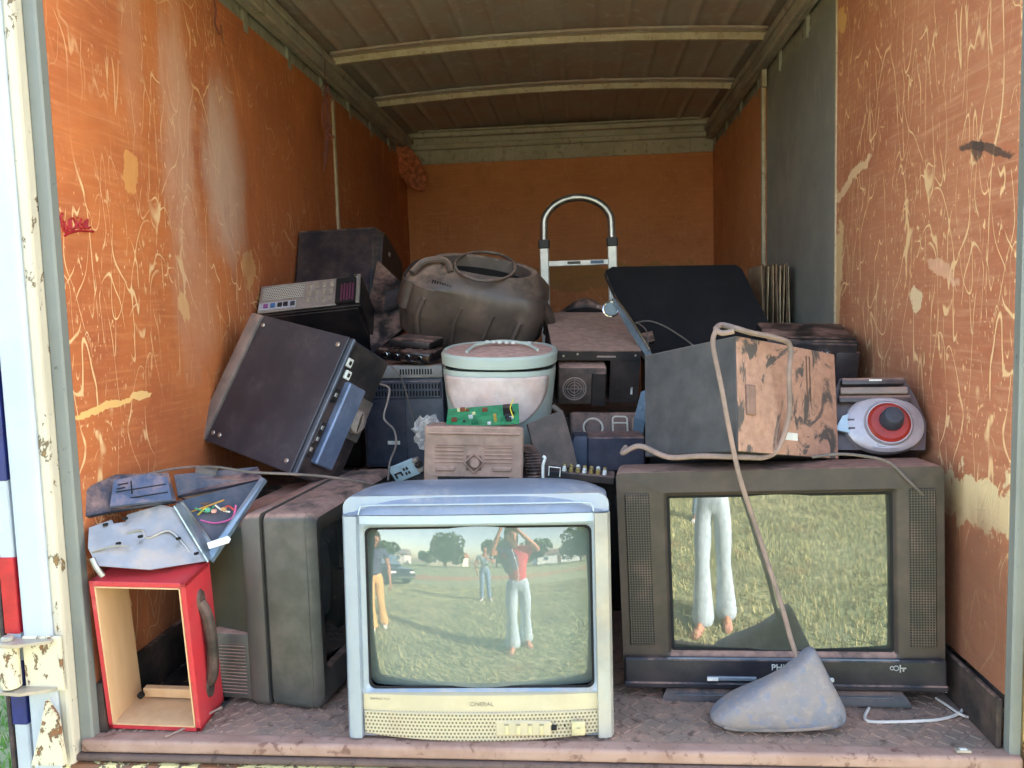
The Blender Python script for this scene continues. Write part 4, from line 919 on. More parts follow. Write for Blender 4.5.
for k in range(9):
    t_ = k/8; xx = -.12+.22*t_; hh_ = .012+.048*math.sin(PI*min(1, t_*1.1))**1.2; R.append([(xx, yy, max(0, zz)+.0) for yy, zz in circ(.05, 14, 0, hh_*.5, hh_*.6)])
mb.loft(R).build('body', M_blk2, q); MB().cyl((.03, -.045, .03), (.03, -.052, .03), .006).build('stud', M_taupe, q)

# Q. big black flat panel
dm = (.60, .045, .315); q = thing('flat_panel', 'large plain black flat panel lying slanted at the back, above the dusty loudspeaker', 'panel', (0, 0, 0))
c4 = [at(605, 274, y=1.52), at(612, 270, y=1.53), at(735, 268, y=1.60), at(741, 272, y=1.59), at(770, 330, y=1.34), at(768, 345, y=1.28), at(646, 362, y=1.24), at(638, 350, y=1.27)]
O = (c4[0]+c4[4])/2; q.location = O-Vector((0, 0, .15)); O = Vector(q.location)
M_cloth = mat('black_felted_back', '1d1e22', .8, film=.02, nscale=4, spec=.25)
MB().poly3(loc_(c4), .035).build('panel', M_cloth, q)
MB().tube(loc_([c4[0]-Vector((0, .02, 0)), c4[7]-Vector((0, .02, 0)), c4[6]-Vector((0, .02, 0))]), .005, 6, 0).build('edge_piping', M_blk2, q)
MB().poly3(loc_([at(640, 335, y=1.085), at(652, 332, y=1.095), at(655, 342, y=1.06), at(642, 345, y=1.05)]), .012).build('bracket', M_blk2, q)
# R. round chrome lamp with long clear arm, and a blue plastic sheet
q = thing('chrome_disc', 'small round chrome rimmed disc with a clear grey arm beside the dust topped case', 'lamp', (.24, .98, .93)); O = Vector(q.location)
cc = at(611, 309, y=1.0)-O
MB().cyl(cc, cc+Vector((0, .02, 0)), .024, n=32, bev=.003).build('disc', mat('steel_blue_disc', '5d6f82', .25, .6, bump=0), q); MB().ring(cc, .025, .004, (0, -1, .2), 32, 8).build('chrome_rim', M_chrome, q)
arm = [at(612, 299, y=1.0), at(618, 301, y=1.0), at(632, 320, y=.94), at(650, 350, y=.86), at(657, 370, y=.82), at(653, 368, y=.82), at(624, 322, y=.92)]
MB().poly3(loc_(arm), .006).build('arm', mat('clear_blue_grey_plastic', '6b7780', .2, film=.1, bump=0), q)
MB().tube(loc_([at(617, 300, y=.985), at(630, 318, y=.925), at(650, 350, y=.845)]), .004, 8).build('bright_edge', M_chrome, q)
q = thing('plastic_sheet', 'translucent blue-grey plastic strip hanging at the right side of the dust topped case', 'plastic strip', (.30, .78, .52)); O = Vector(q.location)
MB().poly3(loc_([at(641, 392, y=.80), at(646, 390, y=.80), at(645, 420, y=.76), at(641, 446, y=.74), at(632, 446, y=.74), at(634, 418, y=.76)]), .006).build('strip', mat('blue_grey_plastic', '4a6070', .25, film=.15), q)

# S. big dusty loudspeaker on the right television
dm = (.358, .31, .266); SD = (-10.2, 9.8, 36.6)
q = frame('big box loudspeaker with one side caked in smeared red dust, standing on the right television', 'loudspeaker', 'loudspeaker', (.531, .380, .692), SD, dm)
x, y, z = dm
t = NT('smeared_dust_side'); p = t.pos(); n = t.noise(t.mapping(p, (1, 1, .6)), 10, 6, .6, 1.8); n2 = t.noise(p, 60, 3)
col = t.mix(t.ss(n2, .3, .7), lin('a67f6c'), lin('b98f7b')); col = t.mix(t.ss(n, .545, .61), col, lin('5c5450')); t.bump(n, .2, .002); M_smear = t.fin(col, .85, 0, .3)
M_vin = mat('black_vinyl', '3e3f42', .6, film=.35, dust=.6, nscale=24, dustcol=lin('6d635e'))
MB().box((0, 0, z/2), (x, y, z), .003).build('cabinet', M_vin, q)
MB().box((x/2+.0015, 0, z/2), (.004, y-.002, z-.002), .001).build('dusty_side', M_smear, q) if 0 else MB().box((0, -y/2-.0015, z/2), (x-.002, .004, z-.002), .001).build('dusty_side', M_smear, q)
mb = MB()
for dx in (0, .012): mb.box((.065+dx, -y/2-.0045, z*.72), (.003, .003, z*.42), .001)
mb.build('scored_lines', mat('scored_brown', '6a4e42', .8, bump=0), q)
MB().box((.0, -y/2-.0045, .045), (.045, .002, .018)).build('paper_label', M_white_pl, q)
MB().box((-x/2+.04, -y/2-.006, z*.45), (.030, .010, .07), .003).build('terminal_cup', mat('brown_cup', '6d5347', .8, film=.6), q)

# T. amplifier with knobs
q = thing('amplifier', 'black amplifier with a row of chrome knobs resting behind the loudspeaker at the right wall', 'amplifier', (.825, .90, .716), (12, 2.5, -4))
MB().box((0, 0, .075), (.265, .24, .15), .010, seg=2).build('body', M_blk2, q)
MB().box((0, -.122, .125), (.25, .012, .035), .003).build('control_panel', M_blk, q)
for i, xx in enumerate((-.045, -.020, .025, .042)): MB().cyl((xx, -.126, .118), (xx, -.146, .118), .009 if i < 2 else .006, n=18, bev=.001).build('knob', M_chrome, q)
MB().box((.10, -.10, .06), (.07, .06, .12), .008, seg=2).build('side_pod', M_blk, q); MB().box((0, -.1, .153), (.25, .02, .008), .002).build('top_rail', M_blk2, q)
# U. round-fronted stereo
q = thing('mini_stereo', 'black stereo with a red ringed round dial, on the right end of the right television', 'stereo', (.868, .335, .585), (-24, 0, -6))
M_st = mat('purple_black_plastic', '35323a', .3, film=.15, dust=.6)
MB().prism([(-.105, 0), (.105, 0), (.115, .07), (.095, .14), (.075, .19), (-.08, .19), (-.105, .13)], .08, (0, .055, .0), (1, 0, 0), (0, 0, 1)).build('body', M_st, q)
M_silst = mat('silver_surround', 'a9a3aa', .3, .3, film=.15)
mb = MB(); R = []
for y_, s_ in ((.014, 1.), (-.004, .97), (-.010, .86)): R.append([(a_*s_+.012, y_, b_*s_+.062) for a_, b_ in srect(.094, .074, 2.2, 48)])
mb.loft(R).build('surround', M_silst, q)
mb = MB(); mb.prism([(-.105, .012), (-.052, -.002), (-.052, .058), (-.085, .048)], .010, (0, -.002, .035), (1, 0, 0), (0, 0, 1)); mb.build('button_wing', mat('pale_blue_wing', 'a3b9cc', .3, bump=0), q)
for z_ in (.050, .072): MB().box((-.066, -.009, z_), (.016, .003, .006), .001).build('button', M_slate, q)
MB().cyl((.02, -.006, .062), (.02, -.018, .062), .058, .056, 40, .003).build('dial_rim', M_silst, q); MB().cyl((.02, -.014, .062), (.02, -.024, .062), .052, .046, 40, .003).build('red_ring', mat('red_dial_plastic', '9c3028', .3, bump=0), q)
MB().cyl((.024, -.018, .066), (.024, -.052, .072), .029, .024, 32, .004).build('dial_knob', mat('smoky_knob', '3c3f48', .15, bump=0), q)
for z_, w_ in ((.175, .15), (.150, .16), (.128, .17)): MB().box((-.005, .004, z_), (w_, .022, .018), .004, seg=2).build('deck_door', M_st if z_ != .15 else M_taupe, q)
MB().box((.0, -.008, .176), (.03, .002, .004)).build('deck_mark', M_white_pl, q); MB().box((.0, -.006, .008), (.02, .01, .012), .001).build('socket_plate', M_zinc, q)
# V. veneer sheets
for i in range(9):
    x0 = .858+.0138*i; o = MB(); R = []
    for k in range(13):
        z_ = (1.105+.006*math.sin(i*2.1))*k/12; dx = .0035*math.sin(z_*9+i*1.7); R.append([(x0+dx-.0022, 1.60+.02*math.sin(i), z_), (x0+dx+.0022, 1.60+.02*math.sin(i), z_), (x0+dx+.0022+.005*(i % 2), 1.86, z_), (x0+dx-.0022+.005*(i % 2), 1.86, z_)])
    o = o.loft(R).build('veneer_sheet', mat('veneer_%d' % (i % 3), ['9c8468', '7f664e', 'b09a7c'][i % 3], .8, film=.2, nscale=30, var=.2))
    tag(o, 'thin brown wooden sheet standing in a row of sheets against the grey wall liner', 'board', 'thin boards standing at the right wall')
# W. hanging things on the left wall
q = thing('string_tangle', 'tangled thin red cord hanging from the side rail on the left wall', 'cord', (-.965, 1.80, 1.60)); O = Vector(q.location); M_rc = mat('faded_red_cord', '74403c', .7, film=.1, bump=0); rnd = random.Random(2)
mb = MB()
for k in range(5):
    mb.tube(loc_([at(325+rnd.uniform(-3, 3)+k*.5, v_, y=1.80) for v_ in (84, 92, 105, 122, 138, 152+k*5)]), .0026, 5)
mb.tube(loc_([at(324, 84, y=1.8), at(320, 92, y=1.8), at(333, 96, y=1.8), at(327, 108, y=1.8)]), .0025, 5).tube(loc_([at(325, 60, y=1.8), at(325, 88, y=1.8)]), .0014, 5)
mb.build('strands', M_rc, q)
for k in range(1): MB().tube(loc_([at(327, 120, y=1.79), at(331, 126, y=1.79), at(326, 133, y=1.79), at(334, 137, y=1.79)]), .006, 6).build('knot', M_rc, q)
q = thing('red_thread', 'dark red thread dangling at the top left corner of the left wall', 'cord', (-.985, .82, 1.85)); O = Vector(q.location)
MB().tube(loc_([at(214, 0, x=-.985), at(216, 12, x=-.985), at(215, 24, x=-.985), at(220, 34, x=-.985)]), .003, 5).build('strand', M_rc, q)
q = thing('hanging_rag', 'orange-brown mesh rag hanging from the ceiling rail in the far left corner', 'rag', (-.93, 3.50, 1.75)); O = Vector(q.location); rnd = random.Random(8)
mb = MB(); pth = [at(396, 142, y=3.45), at(400, 150, y=3.45), at(406, 160, y=3.45), at(412, 172, y=3.45), at(418, 184, y=3.45), at(421, 191, y=3.45)]; R = []
for k, p_ in enumerate(pth):
    rr = (.03, .062, .075, .078, .06, .02)[k]; R.append([p_-O+Vector((rr*math.cos(a)*(1+.22*math.sin(5*a+k)), rr*.6*math.sin(a), rr*.15*math.sin(3*a))) for a in [2*PI*j/28 for j in range(28)]])
mb.loft(R).build('cloth', mat('orange_brown_mesh', 'b9694a', .9, film=.2, nscale=40, var=.3), q)

# ------------------------------------------------------------------ cables
def cable(name, label, pts, r, m, plug=None):
    P = [at(u_, v_, y=y_) for u_, v_, y_ in pts]; b_ = Vector(P[-1]); o = thing(name, label, 'cable', b_)
    MB().tube([p_-b_ for p_ in P], r, 8, 6).build('lead', m, o); return o
cable('thick_cable', 'thick dusty brown cable looped over the loudspeaker and running down to the boot-shaped cover', [(626, 447, .30), (623, 453, .27), (640, 446, .25), (668, 457, .22), (700, 456, .18), (742, 457, .15), (765, 457, .19), (779, 447, .20), (789, 415, .21), (789, 375, .21), (790, 346, .22), (776, 338, .20), (752, 333, .17), (738, 329, .15), (722, 325, .18), (716, 329, .14), (722, 333, .125), (734, 331, .12)], .0065, M_cable_b)
cable('thick_cable', 'grey-brown cable hanging straight down in front of the right television screen', [(716, 330, .13), (713, 345, .125), (721, 385, .12), (729, 428, .12), (740, 478, .125), (757, 530, .14), (770, 570, .125), (783, 610, .11), (790, 636, .10), (797, 657, .09)], .0055, M_cable_b)
cable('thin_cable', 'thin black cable running from the stereo over the right television to its right side', [(812, 457, .20), (840, 454, .19), (870, 457, .19), (890, 463, .185), (905, 477, .175), (918, 490, .172), (930, 502, .19)], .0035, M_cable_k)
cable('thin_cable', 'thin grey cable lying across the charcoal television under the tilted black computer', [(148, 474, .17), (180, 468, .22), (215, 467, .22), (250, 472, .20), (290, 474, .20), (320, 476, .24), (350, 480, .30), (372, 484, .36)], .0035, M_cable_k)
cable('thin_cable', 'grey cable dangling from the fan of the tilted black computer', [(380, 384, .60), (389, 388, .58), (388, 400, .56), (384, 418, .54), (394, 430, .52), (396, 445, .50), (390, 462, .50), (388, 480, .46)], .003, M_cable_k)
cable('thin_cable', 'thin dark cable hanging in front of the grey-blue printer', [(391, 366, .85), (400, 376, .84), (406, 392, .84), (411, 412, .83), (416, 426, .80)], .0025, M_cable_k)
cable('thin_cable', 'thin cable curving over the lower left of the big black flat panel', [(628, 332, 1.03), (634, 324, 1.03), (648, 321, 1.03), (664, 326, 1.03), (682, 337, 1.02), (694, 346, 1.0)], .0028, M_cable_k)
cable('thin_cable', 'thin black lead drooping at the left edge of the big black flat panel', [(636, 322, 1.0), (646, 330, 1.0), (648, 345, .98), (644, 358, .96)], .002, M_cable_k)
def floor_cable(label, pts, r, m):
    P = [at(u_, v_, z=z_) for u_, v_, z_ in pts]; b_ = Vector(P[0]); o = thing('white_cord', label, 'cord', b_); MB().tube([p_-b_ for p_ in P], r, 8, 6).build('lead', m, o)
M_wc = mat('off_white_cord', 'd8d0c8', .5, film=.15, bump=0)
floor_cable('long off-white cord bent in a loop on the floor at the right wall', [(869, 708, .006), (865, 716, .006), (868, 721, .005), (885, 722, .005), (920, 721, .005), (942, 719, .005), (958, 714, .006), (963, 708, .008), (961, 702, .008), (955, 696, .01), (948, 692, .012), (938, 688, .014)], .0035, M_wc)
floor_cable('short off-white cord lying from the right television towards the wall', [(936, 698, .006), (948, 706, .006), (960, 714, .012), (968, 717, .006), (976, 718, .005)], .003, M_wc)
floor_cable('off-white cord end reaching the dark kick board', [(938, 684, .004), (948, 688, .004), (956, 692, .005), (962, 696, .008)], .003, M_wc)
q = thing('wall_bracket', 'small square grey metal tag on the rusty sill at the right', 'metal tag', at(963, 752, z=.004)); MB().box((0, 0, .003), (.030, .012, .006), .001).build('tag_plate', M_steel, q); MB().box((0, 0, .0065), (.014, .007, .002)).build('tag_face', M_white_pl, q)
q = thing('straw_stick', 'thin pale stick lying in front of the red box', 'stick', at(150, 735, z=.006)); O = Vector(q.location); MB().tube(loc_([at(165, 737, z=.008), at(185, 728, z=.010), at(205, 716, z=.02), at(222, 707, z=.03)]), .0028, 6).build('stick_shaft', M_cable_b, q)

# ------------------------------------------------------------------ boot shaped cover on the cable
q = thing('boot_shaped_cover', 'dusty grey-blue boot-shaped rubber cover on the cable before the right television', 'rubber cover', (.56, .075, .003))
t = NT('blue_grey_rubber'); p = t.pos(); n = t.noise(p, 13, 5, .6, .5); n2 = t.noise(p, 22, 5, .65); n3 = t.noise(p, 70, 4)
col = t.mix(t.ss(n, .35, .65), lin('8a7f7c'), lin('75757f')); col = t.mix(t.math('MULTIPLY', t.ss(n2, .54, .66), .6), col, lin('5f7294')); col = t.mix(t.math('MULTIPLY', t.ss(n, .62, .7), .8), col, lin('5c6066')); col = t.mix(t.math('MULTIPLY', t.ss(n3, .5, .75), .35), col, lin('a3968e'))
t.bump(t.math('ADD', n3, t.math('MULTIPLY', n, 2)), .6, .003); M_boot = t.fin(col, .7, 0, .35)
prof = [(-.146, .036), (-.156, .022), (-.146, .006), (-.10, .000), (.0, .002), (.09, .004), (.140, .012), (.144, .03), (.142, .050), (.118, .095), (.086, .166), (.074, .188), (.058, .178), (.024, .140), (-.03, .108), (-.09, .077), (-.126, .055)]
mb = MB(); R = []
for k, (s_, yy) in enumerate(((.30, -.052), (.78, -.046), (.93, -.034), (1., -.016), (1., .016), (.93, .034), (.78, .046), (.30, .052))):
    cx_, cz_ = -.005, .055
    R.append([(cx_+(a_-cx_)*s_+.0, yy*(1 if b_ < .1 else .65), max(.0, cz_+(b_-cz_)*s_)) for a_, b_ in prof])
mb.loft(R); o = mb.build('shell', M_boot, q, angle=70); md = o.modifiers.new('sub', 'SUBSURF'); md.levels = 2; md.render_levels = 2
MB().ring((.056, -.016, .158), .006, .0035, (-.5, -1, .4), 18, 8).build('eyelet', mat('rusty_eyelet', '5e4238', .7, film=.3), q)
mb = MB(); mb.tube([(-.128, -.036, .014), (-.08, -.043, .012), (.02, -.046, .016), (.09, -.044, .024), (.128, -.030, .038)], .0035, 6); mb.build('sole_seam', mat('grey_sole', '6f6c68', .8, film=.4), q)

# ------------------------------------------------------------------ people out on the grass (seen in the screens)
M_skin = mat('skin', 'b98264', .5, var=.03, bump=0); M_skin2 = mat('tanned_skin', '9c6a4e', .5, var=.03, bump=0)
M_hair = mat('dark_hair', '241b18', .5, var=.2, nscale=60, bump=0)
def skin(name, chains, m, parent, root=None, sub=2):
    """chains of (point, radius); equal points are shared so that limbs join"""
    V, E_, Rd, idx = [], [], [], {}
    for ch in chains:
        prev = None
        for p, r in ch:
            k = tuple(round(c, 4) for c in p)
            if k not in idx: idx[k] = len(V); V.append(p); Rd.append(r if isinstance(r, tuple) else (r, r))
            if prev is not None and prev != idx[k] and (prev, idx[k]) not in E_ and (idx[k], prev) not in E_: E_.append((prev, idx[k]))
            prev = idx[k]
    me = bpy.data.meshes.new(name); me.from_pydata(V, E_, []); me.materials.append(m)
    o = bpy.data.objects.new(name, me); C.objects.link(o); o.parent = parent
    md = o.modifiers.new('skin', 'SKIN'); md.use_smooth_shade = True; md.branch_smoothing = .6
    if not me.skin_vertices:
        bpy.context.view_layer.objects.active = o
    sv = me.skin_vertices[0].data
    for i, r in enumerate(Rd): sv[i].radius = r; sv[i].use_root = (i == 0)
    ss = o.modifiers.new('sub', 'SUBSURF'); ss.levels = sub; ss.render_levels = sub
    return o
def hand(w, d, up, curl, side):
    """palm and five bent fingers from wrist w towards d; up = back of hand"""
    d = Vector(d).normalized(); up = Vector(up); up = (up-d*up.dot(d)).normalized(); s = d.cross(up)*side; w = Vector(w); out = []
    palm = w+d*.055
    out.append([(tuple(w), .024), (tuple(palm), (.030, .018))])
    for i, (off, L) in enumerate(((-.030, .062), (-.010, .074), (.010, .070), (.030, .056))):
        a = palm+d*.022+s*off; p1 = a+d*L*.45*math.cos(curl*.5)-up*L*.45*math.sin(curl*.5); p2 = p1+d*L*.35*math.cos(curl)-up*L*.35*math.sin(curl); p3 = p2+d*L*.3*math.cos(curl*1.6)-up*L*.3*math.sin(curl*1.6)
        out.append([(tuple(palm), (.030, .018)), (tuple(a), .0105), (tuple(p1), .0095), (tuple(p2), .0085), (tuple(p3), .007)])
    a = w+d*.025-s*.03; b_ = a+(d*.6-s*.8).normalized()*.032; c_ = b_+(d-up*.3-s*.2).normalized()*.028
    out.append([(tuple(w), .024), (tuple(a), .013), (tuple(b_), .011), (tuple(c_), .008)])
    return out
def person(name, label, loc, deg, H, J, m_skin, top, bottom, shoe, hair_len, flare=.075, sleeve=.5, extra=None):
    q = thing(name, label, 'person', loc, (0, 0, deg)); k = H/1.70
    v = lambda *a: tuple(c*k for c in a)
    hp = J.get('hip', (0, 0, .90)); hx, hy, hz = hp
    L = {}
    for s, n in ((-1, 'l'), (1, 'r')):
        L['hip'+n] = v(hx+s*.085, hy, hz-.02); L['knee'+n] = v(*J['knee'+n]); L['ank'+n] = v(*J['ank'+n]); L['toe'+n] = v(*J['toe'+n])
        L['sh'+n] = v(hx*.4+s*.165, hy*.5, 1.385); L['el'+n] = v(*J['el'+n]); L['wr'+n] = v(*J['wr'+n])
    pel, wa, ch, nk = v(*hp), v(hx*.8, hy*.8, 1.08), v(hx*.5, hy*.5, 1.28), v(hx*.3, hy*.3, 1.43)
    hd = Vector(v(*J.get('head', (0, .02, 1.56)))); hd0 = tuple(hd-Vector(v(0, .01, .06))); hd1 = tuple(hd); hd2 = tuple(hd+Vector(v(0, -.005, .07)))
    body = [[(pel, .10), (wa, .09), (ch, .105), (nk, .052), (hd0, (.062, .07)), (hd1, (.075, .088)), (hd2, (.062, .075))]]
    for n, s in (('l', -1), ('r', 1)):
        body.append([(pel, .10), (L['hip'+n], .085), (tuple((Vector(L['hip'+n])+Vector(L['knee'+n]))/2), .07), (L['knee'+n], .052), (tuple(Vector(L['knee'+n]).lerp(Vector(L['ank'+n]), .35)), .052), (L['ank'+n], .036), (L['toe'+n], (.035, .022))])
        body.append([(ch, .105), (L['sh'+n], .052), (tuple(Vector(L['sh'+n]).lerp(Vector(L['el'+n]), .5)), .042), (L['el'+n], .035), (tuple(Vector(L['el'+n]).lerp(Vector(L['wr'+n]), .35)), .036), (L['wr'+n], .024)])
        d = Vector(J.get('hd'+n, Vector(L['wr'+n])-Vector(L['el'+n]))); body += hand(L['wr'+n], d, J.get('up'+n, (s, .2, 0)), J.get('curl'+n, .6), s)
    nose = hd+Vector(v(0, .088, -.012)); body.append([(hd1, (.075, .088)), (tuple(nose), .011), (tuple(nose+Vector((0, .012, -.012))), .010)])
    for s in (-1, 1): body.append([(hd1, (.075, .088)), (tuple(hd+Vector(v(s*.083, -.01, -.01))), (.008, .018))])
    skin('body', body, m_skin, q)
    for s in (-1, 1):
        e = MB(); bmesh.ops.create_uvsphere(e.bm, u_segments=12, v_segments=8, radius=.011); eo = e.build('eye', M_white_pl, q); eo.location = hd+Vector(v(s*.032, .079, .005))
        b_ = MB(); bmesh.ops.create_uvsphere(b_.bm, u_segments=10, v_segments=6, radius=.006); bo = b_.build('iris', M_hair, eo); bo.location = (0, .007, 0)
        MB().tube([tuple(hd+Vector(v(s*.016, .088, .024))), tuple(hd+Vector(v(s*.034, .087, .030))), tuple(hd+Vector(v(s*.05, .076, .024)))], .003, 6).build('eyebrow', M_hair, q)
    MB().tube([tuple(hd+Vector(v(-.022, .083, -.045))), tuple(hd+Vector(v(0, .090, -.047))), tuple(hd+Vector(v(.022, .083, -.045)))], .004, 6).build('mouth', mat('lips', '97504a', .5, bump=0), q)
    # hair
    hm = MB(); ic = bmesh.ops.create_icosphere(hm.bm, subdivisions=3, radius=1)['verts']
    for vv in ic:
        c_ = vv.co.copy(); x_, y_, z_ = c_
        y2 = y_*.105-.012; z2 = z_*.112+.03
        if y_ > .35 and z_ < .45: y2 = .35*.105-.012     # leave the face free
        if z_ < 0: z2 = z_*(.05+hair_len*(1 if y_ < .3 else .5)); x_ *= 1+.12*(-z_)
        vv.co = Vector((x_*.092, y2, z2))*k
    ho = hm.build('hair', M_hair, q, angle=60); ho.location = hd
    # trousers
    tr = []
    for n in 'lr':
        kn, an = Vector(L['knee'+n]), Vector(L['ank'+n])
        tr.append([(v(hx, hy, hz+.16), .128), (pel, (.135, .12)), (L['hip'+n], .105), (tuple((Vector(L['hip'+n])+kn)/2), .086), (tuple(kn), .066), (tuple(kn.lerp(an, .5)), (.062+flare)/2), (tuple(kn.lerp(an, .95)), flare), (tuple(kn.lerp(an, 1.17)), flare*1.08)])
    skin('trousers', tr, bottom, q)
    tp = [[(v(hx, hy, hz-.02), .142), (wa, .115), (ch, (.135, .12)), (v(hx*.35, hy*.35, 1.385), .085)]]
    for n in 'lr':
        sh, el, wr = Vector(L['sh'+n]), Vector(L['el'+n]), Vector(L['wr'+n])
        c_ = [(ch, (.135, .12)), (tuple(sh), .068), (tuple(sh.lerp(el, .55)), .055)]
        if sleeve > .6: c_ += [(tuple(el), .047), (tuple(el.lerp(wr, .85)), .036)]
        tp.append(c_)
    skin('shirt', tp, top, q)
    for n in 'lr':
        an, to = Vector(L['ank'+n]), Vector(L['toe'+n]); f_ = (to-an).normalized(); f_.z = 0; f_.normalize(); a0 = Vector((an.x, an.y, .0))-f_*.05
        mb = MB(); R = []
        for t_, w_, h_ in ((0, .026, .06), (.04, .038, .085), (.10, .040, .08), (.17, .044, .055), (.23, .040, .04), (.262, .022, .028)):
            c_ = a0+f_*t_*k; sd = Vector((-f_.y, f_.x, 0)); R.append([tuple(c_+sd*a_*k+Vector((0, 0, max(0, b_)*k))) for a_, b_ in [(w_*math.cos(2*PI*i/16), h_/2+h_/2*math.sin(2*PI*i/16)) for i in range(16)]])
        mb.loft(R).build('shoe', shoe, q)
    if extra: extra(q, k, v, hd, L)
    return q
M_jean = mat('pale_blue_denim', 'a9bccb', .8, var=.12, nscale=30); M_jean2 = mat('blue_denim', '6c86a0', .8, var=.12, nscale=30); M_redtop = mat('red_cotton', 'c23a44', .8, var=.06); M_navytop = mat('navy_cotton', '39405c', .8, var=.06)
M_khaki = mat('mustard_cotton', 'd3a766', .8, var=.08); M_greytop = mat('grey_teal_cotton', '7d9298', .8, var=.06); M_shoe = mat('pinkish_leather_shoe', 'c08a78', .6, bump=0)
def phone_and_vest(q, k, v, hd, L):
    M_ph = mat('phone_black', '1a1a1d', .25, bump=0)
    vs = []
    for n in 'l': vs.append([(v(-.02, -.0, 1.04), (.118, .13)), (v(-.04, 0, 1.22), (.125, .14)), (v(-.05, 0, 1.36), (.10, .10)), (tuple(Vector(L['sh'+n])), .074), (tuple(Vector(L['sh'+n]).lerp(Vector(L['el'+n]), .6)), .060)])
    skin('jacket_half', vs, M_navytop, q)
    MB().tube([v(-.05, .13, 1.38), v(.0, .15, 1.2), v(.02, .16, 1.05), v(.0, .16, .98)], .005*k, 6).build('lanyard', M_white_pl, q)
FX, FY = .27, -1.93
p1 = person('person', 'person in red top and pale flared jeans holding up a phone, mirrored in the screens', (FX, FY, GZ), 4, 1.66,
    dict(hip=(.02, 0, .90), kneel=(-.07, .08, .50), ankl=(-.07, .06, .09), toel=(-.10, .20, .03), kneer=(.11, .00, .50), ankr=(.12, -.12, .09), toer=(.15, .03, .03),
         ell=(-.32, .06, 1.32), wrl=(-.19, .17, 1.62), elr=(.30, .06, 1.36), wrr=(.02, .17, 1.62), head=(-.05, .04, 1.57), hdl=(.25, 0, 1), hdr=(-.4, 0, 1), upl=(-1, -.3, 0), upr=(1, -.3, 0), curll=1.0, curlr=1.0),
    M_skin, M_redtop, M_jean, M_shoe, .14, .105, .5, phone_and_vest)
ph = thing('phone', 'black phone held up by the person in the red top', 'phone', (.150, -1.735, .90), (0, 0, 5)); M_ph = mat('phone_black', '1a1a1d', .25, bump=0)
MB().box((0, 0, .0), (.152, .008, .072), .004, seg=3).build('phone_body', M_ph, ph); lb = MB().box((.055, .006, .018), (.03, .004, .03), .002).build('camera_bump', M_ph, ph); MB().cyl((.055, .008, .024), (.055, .0095, .024), .006).build('lens', M_chrome, lb)
person('person', 'person in grey-teal top and blue jeans, mirrored farther off beside the phone holder', (-.16, -5.3, GZ), -4, 1.74,
    dict(hip=(0, 0, .90), kneel=(-.09, .03, .49), ankl=(-.11, .0, .09), toel=(-.14, .14, .03), kneer=(.09, .02, .49), ankr=(.12, -.02, .09), toer=(.15, .12, .03),
         ell=(-.27, .02, 1.12), wrl=(-.24, .16, .90), elr=(.28, .08, 1.16), wrr=(.12, .26, 1.24), head=(0, .04, 1.57), curll=.5, curlr=.9), M_skin2, M_greytop, M_jean2, M_white_pl, .05, .07, .5)
person('person', 'person with long dark hair and mustard trousers, mirrored at the silver television screen edge', (-1.88, -2.25, GZ), -32, 1.62,
    dict(hip=(0, 0, .90), kneel=(-.08, .10, .50), ankl=(-.09, .08, .09), toel=(-.10, .22, .03), kneer=(.09, -.02, .50), ankr=(.11, -.16, .09), toer=(.12, -.02, .03),
         ell=(-.26, -.04, 1.13), wrl=(-.28, .06, .88), elr=(.25, .0, 1.12), wrr=(.27, .10, .87), head=(0, .05, 1.56), curll=.5, curlr=.5), M_skin2, M_navytop, M_khaki, M_white_pl, .26, .095, .5)

# ------------------------------------------------------------------ car, trees and houses across the field
q = thing('car', 'dark car parked on the grass, mirrored beside the person in mustard trousers', 'car', (-5.6, -8.2, GZ), (0, 0, 25))
M_car = mat('dark_car_paint', '2a323b', .2, .3, bump=0); M_win = mat('car_glass', '5d6f7d', .08, bump=0)
mb = MB(); R = []
for x_, z0, z1, w_ in ((-2.1, .35, .62, .70), (-2.05, .28, .86, .80), (-1.2, .25, .93, .84), (.8, .25, .93, .84), (1.9, .28, .78, .80), (2.1, .35, .58, .70)): R.append([(x_, a_, b_) for a_, b_ in rrect(2*w_, z1-z0, .12, 0, (z0+z1)/2)])
mb.loft(R); mb.build('car_body', M_car, q)
mb = MB(); mb.loft([[(x_*s_-.25, y_, z_) for x_, y_ in ((-1.25, -w_), (1.25, -w_), (1.25, w_), (-1.25, w_))] for z_, s_, w_ in ((.90, 1., .78), (1.40, .62, .62), (1.46, .52, .52))]); cbn = mb.build('cabin', M_car, q)
for s in (-1, 1):
    MB().poly3([(-1.30, s*.765, .95), (.80, s*.765, .95), (.42, s*.64, 1.36), (-.92, s*.64, 1.36)], .01).build('side_window', M_win, cbn)
MB().poly3([(1.02, -.7, .93), (1.02, .7, .93), (.58, .58, 1.38), (.58, -.58, 1.38)], .01).build('windscreen', M_win, cbn)
for x_ in (-1.3, 1.3):
    for s in (-1, 1):
        w_ = MB().cyl((x_, s*.70, .32), (x_, s*.88, .32), .32, n=28, bev=.03).build('wheel', M_rub, q); MB().cyl((x_, s*.87, .32), (x_, s*.895, .32), .19, n=20).build('wheel_rim', M_chrome, w_)
for s in (-1, 1): MB().box((2.03, s*.55, .62), (.10, .30, .12), .03).build('headlight', M_white_pl, q)
MB().box((2.07, 0, .42), (.08, 1.3, .10), .02).build('bumper', M_chrome, q)
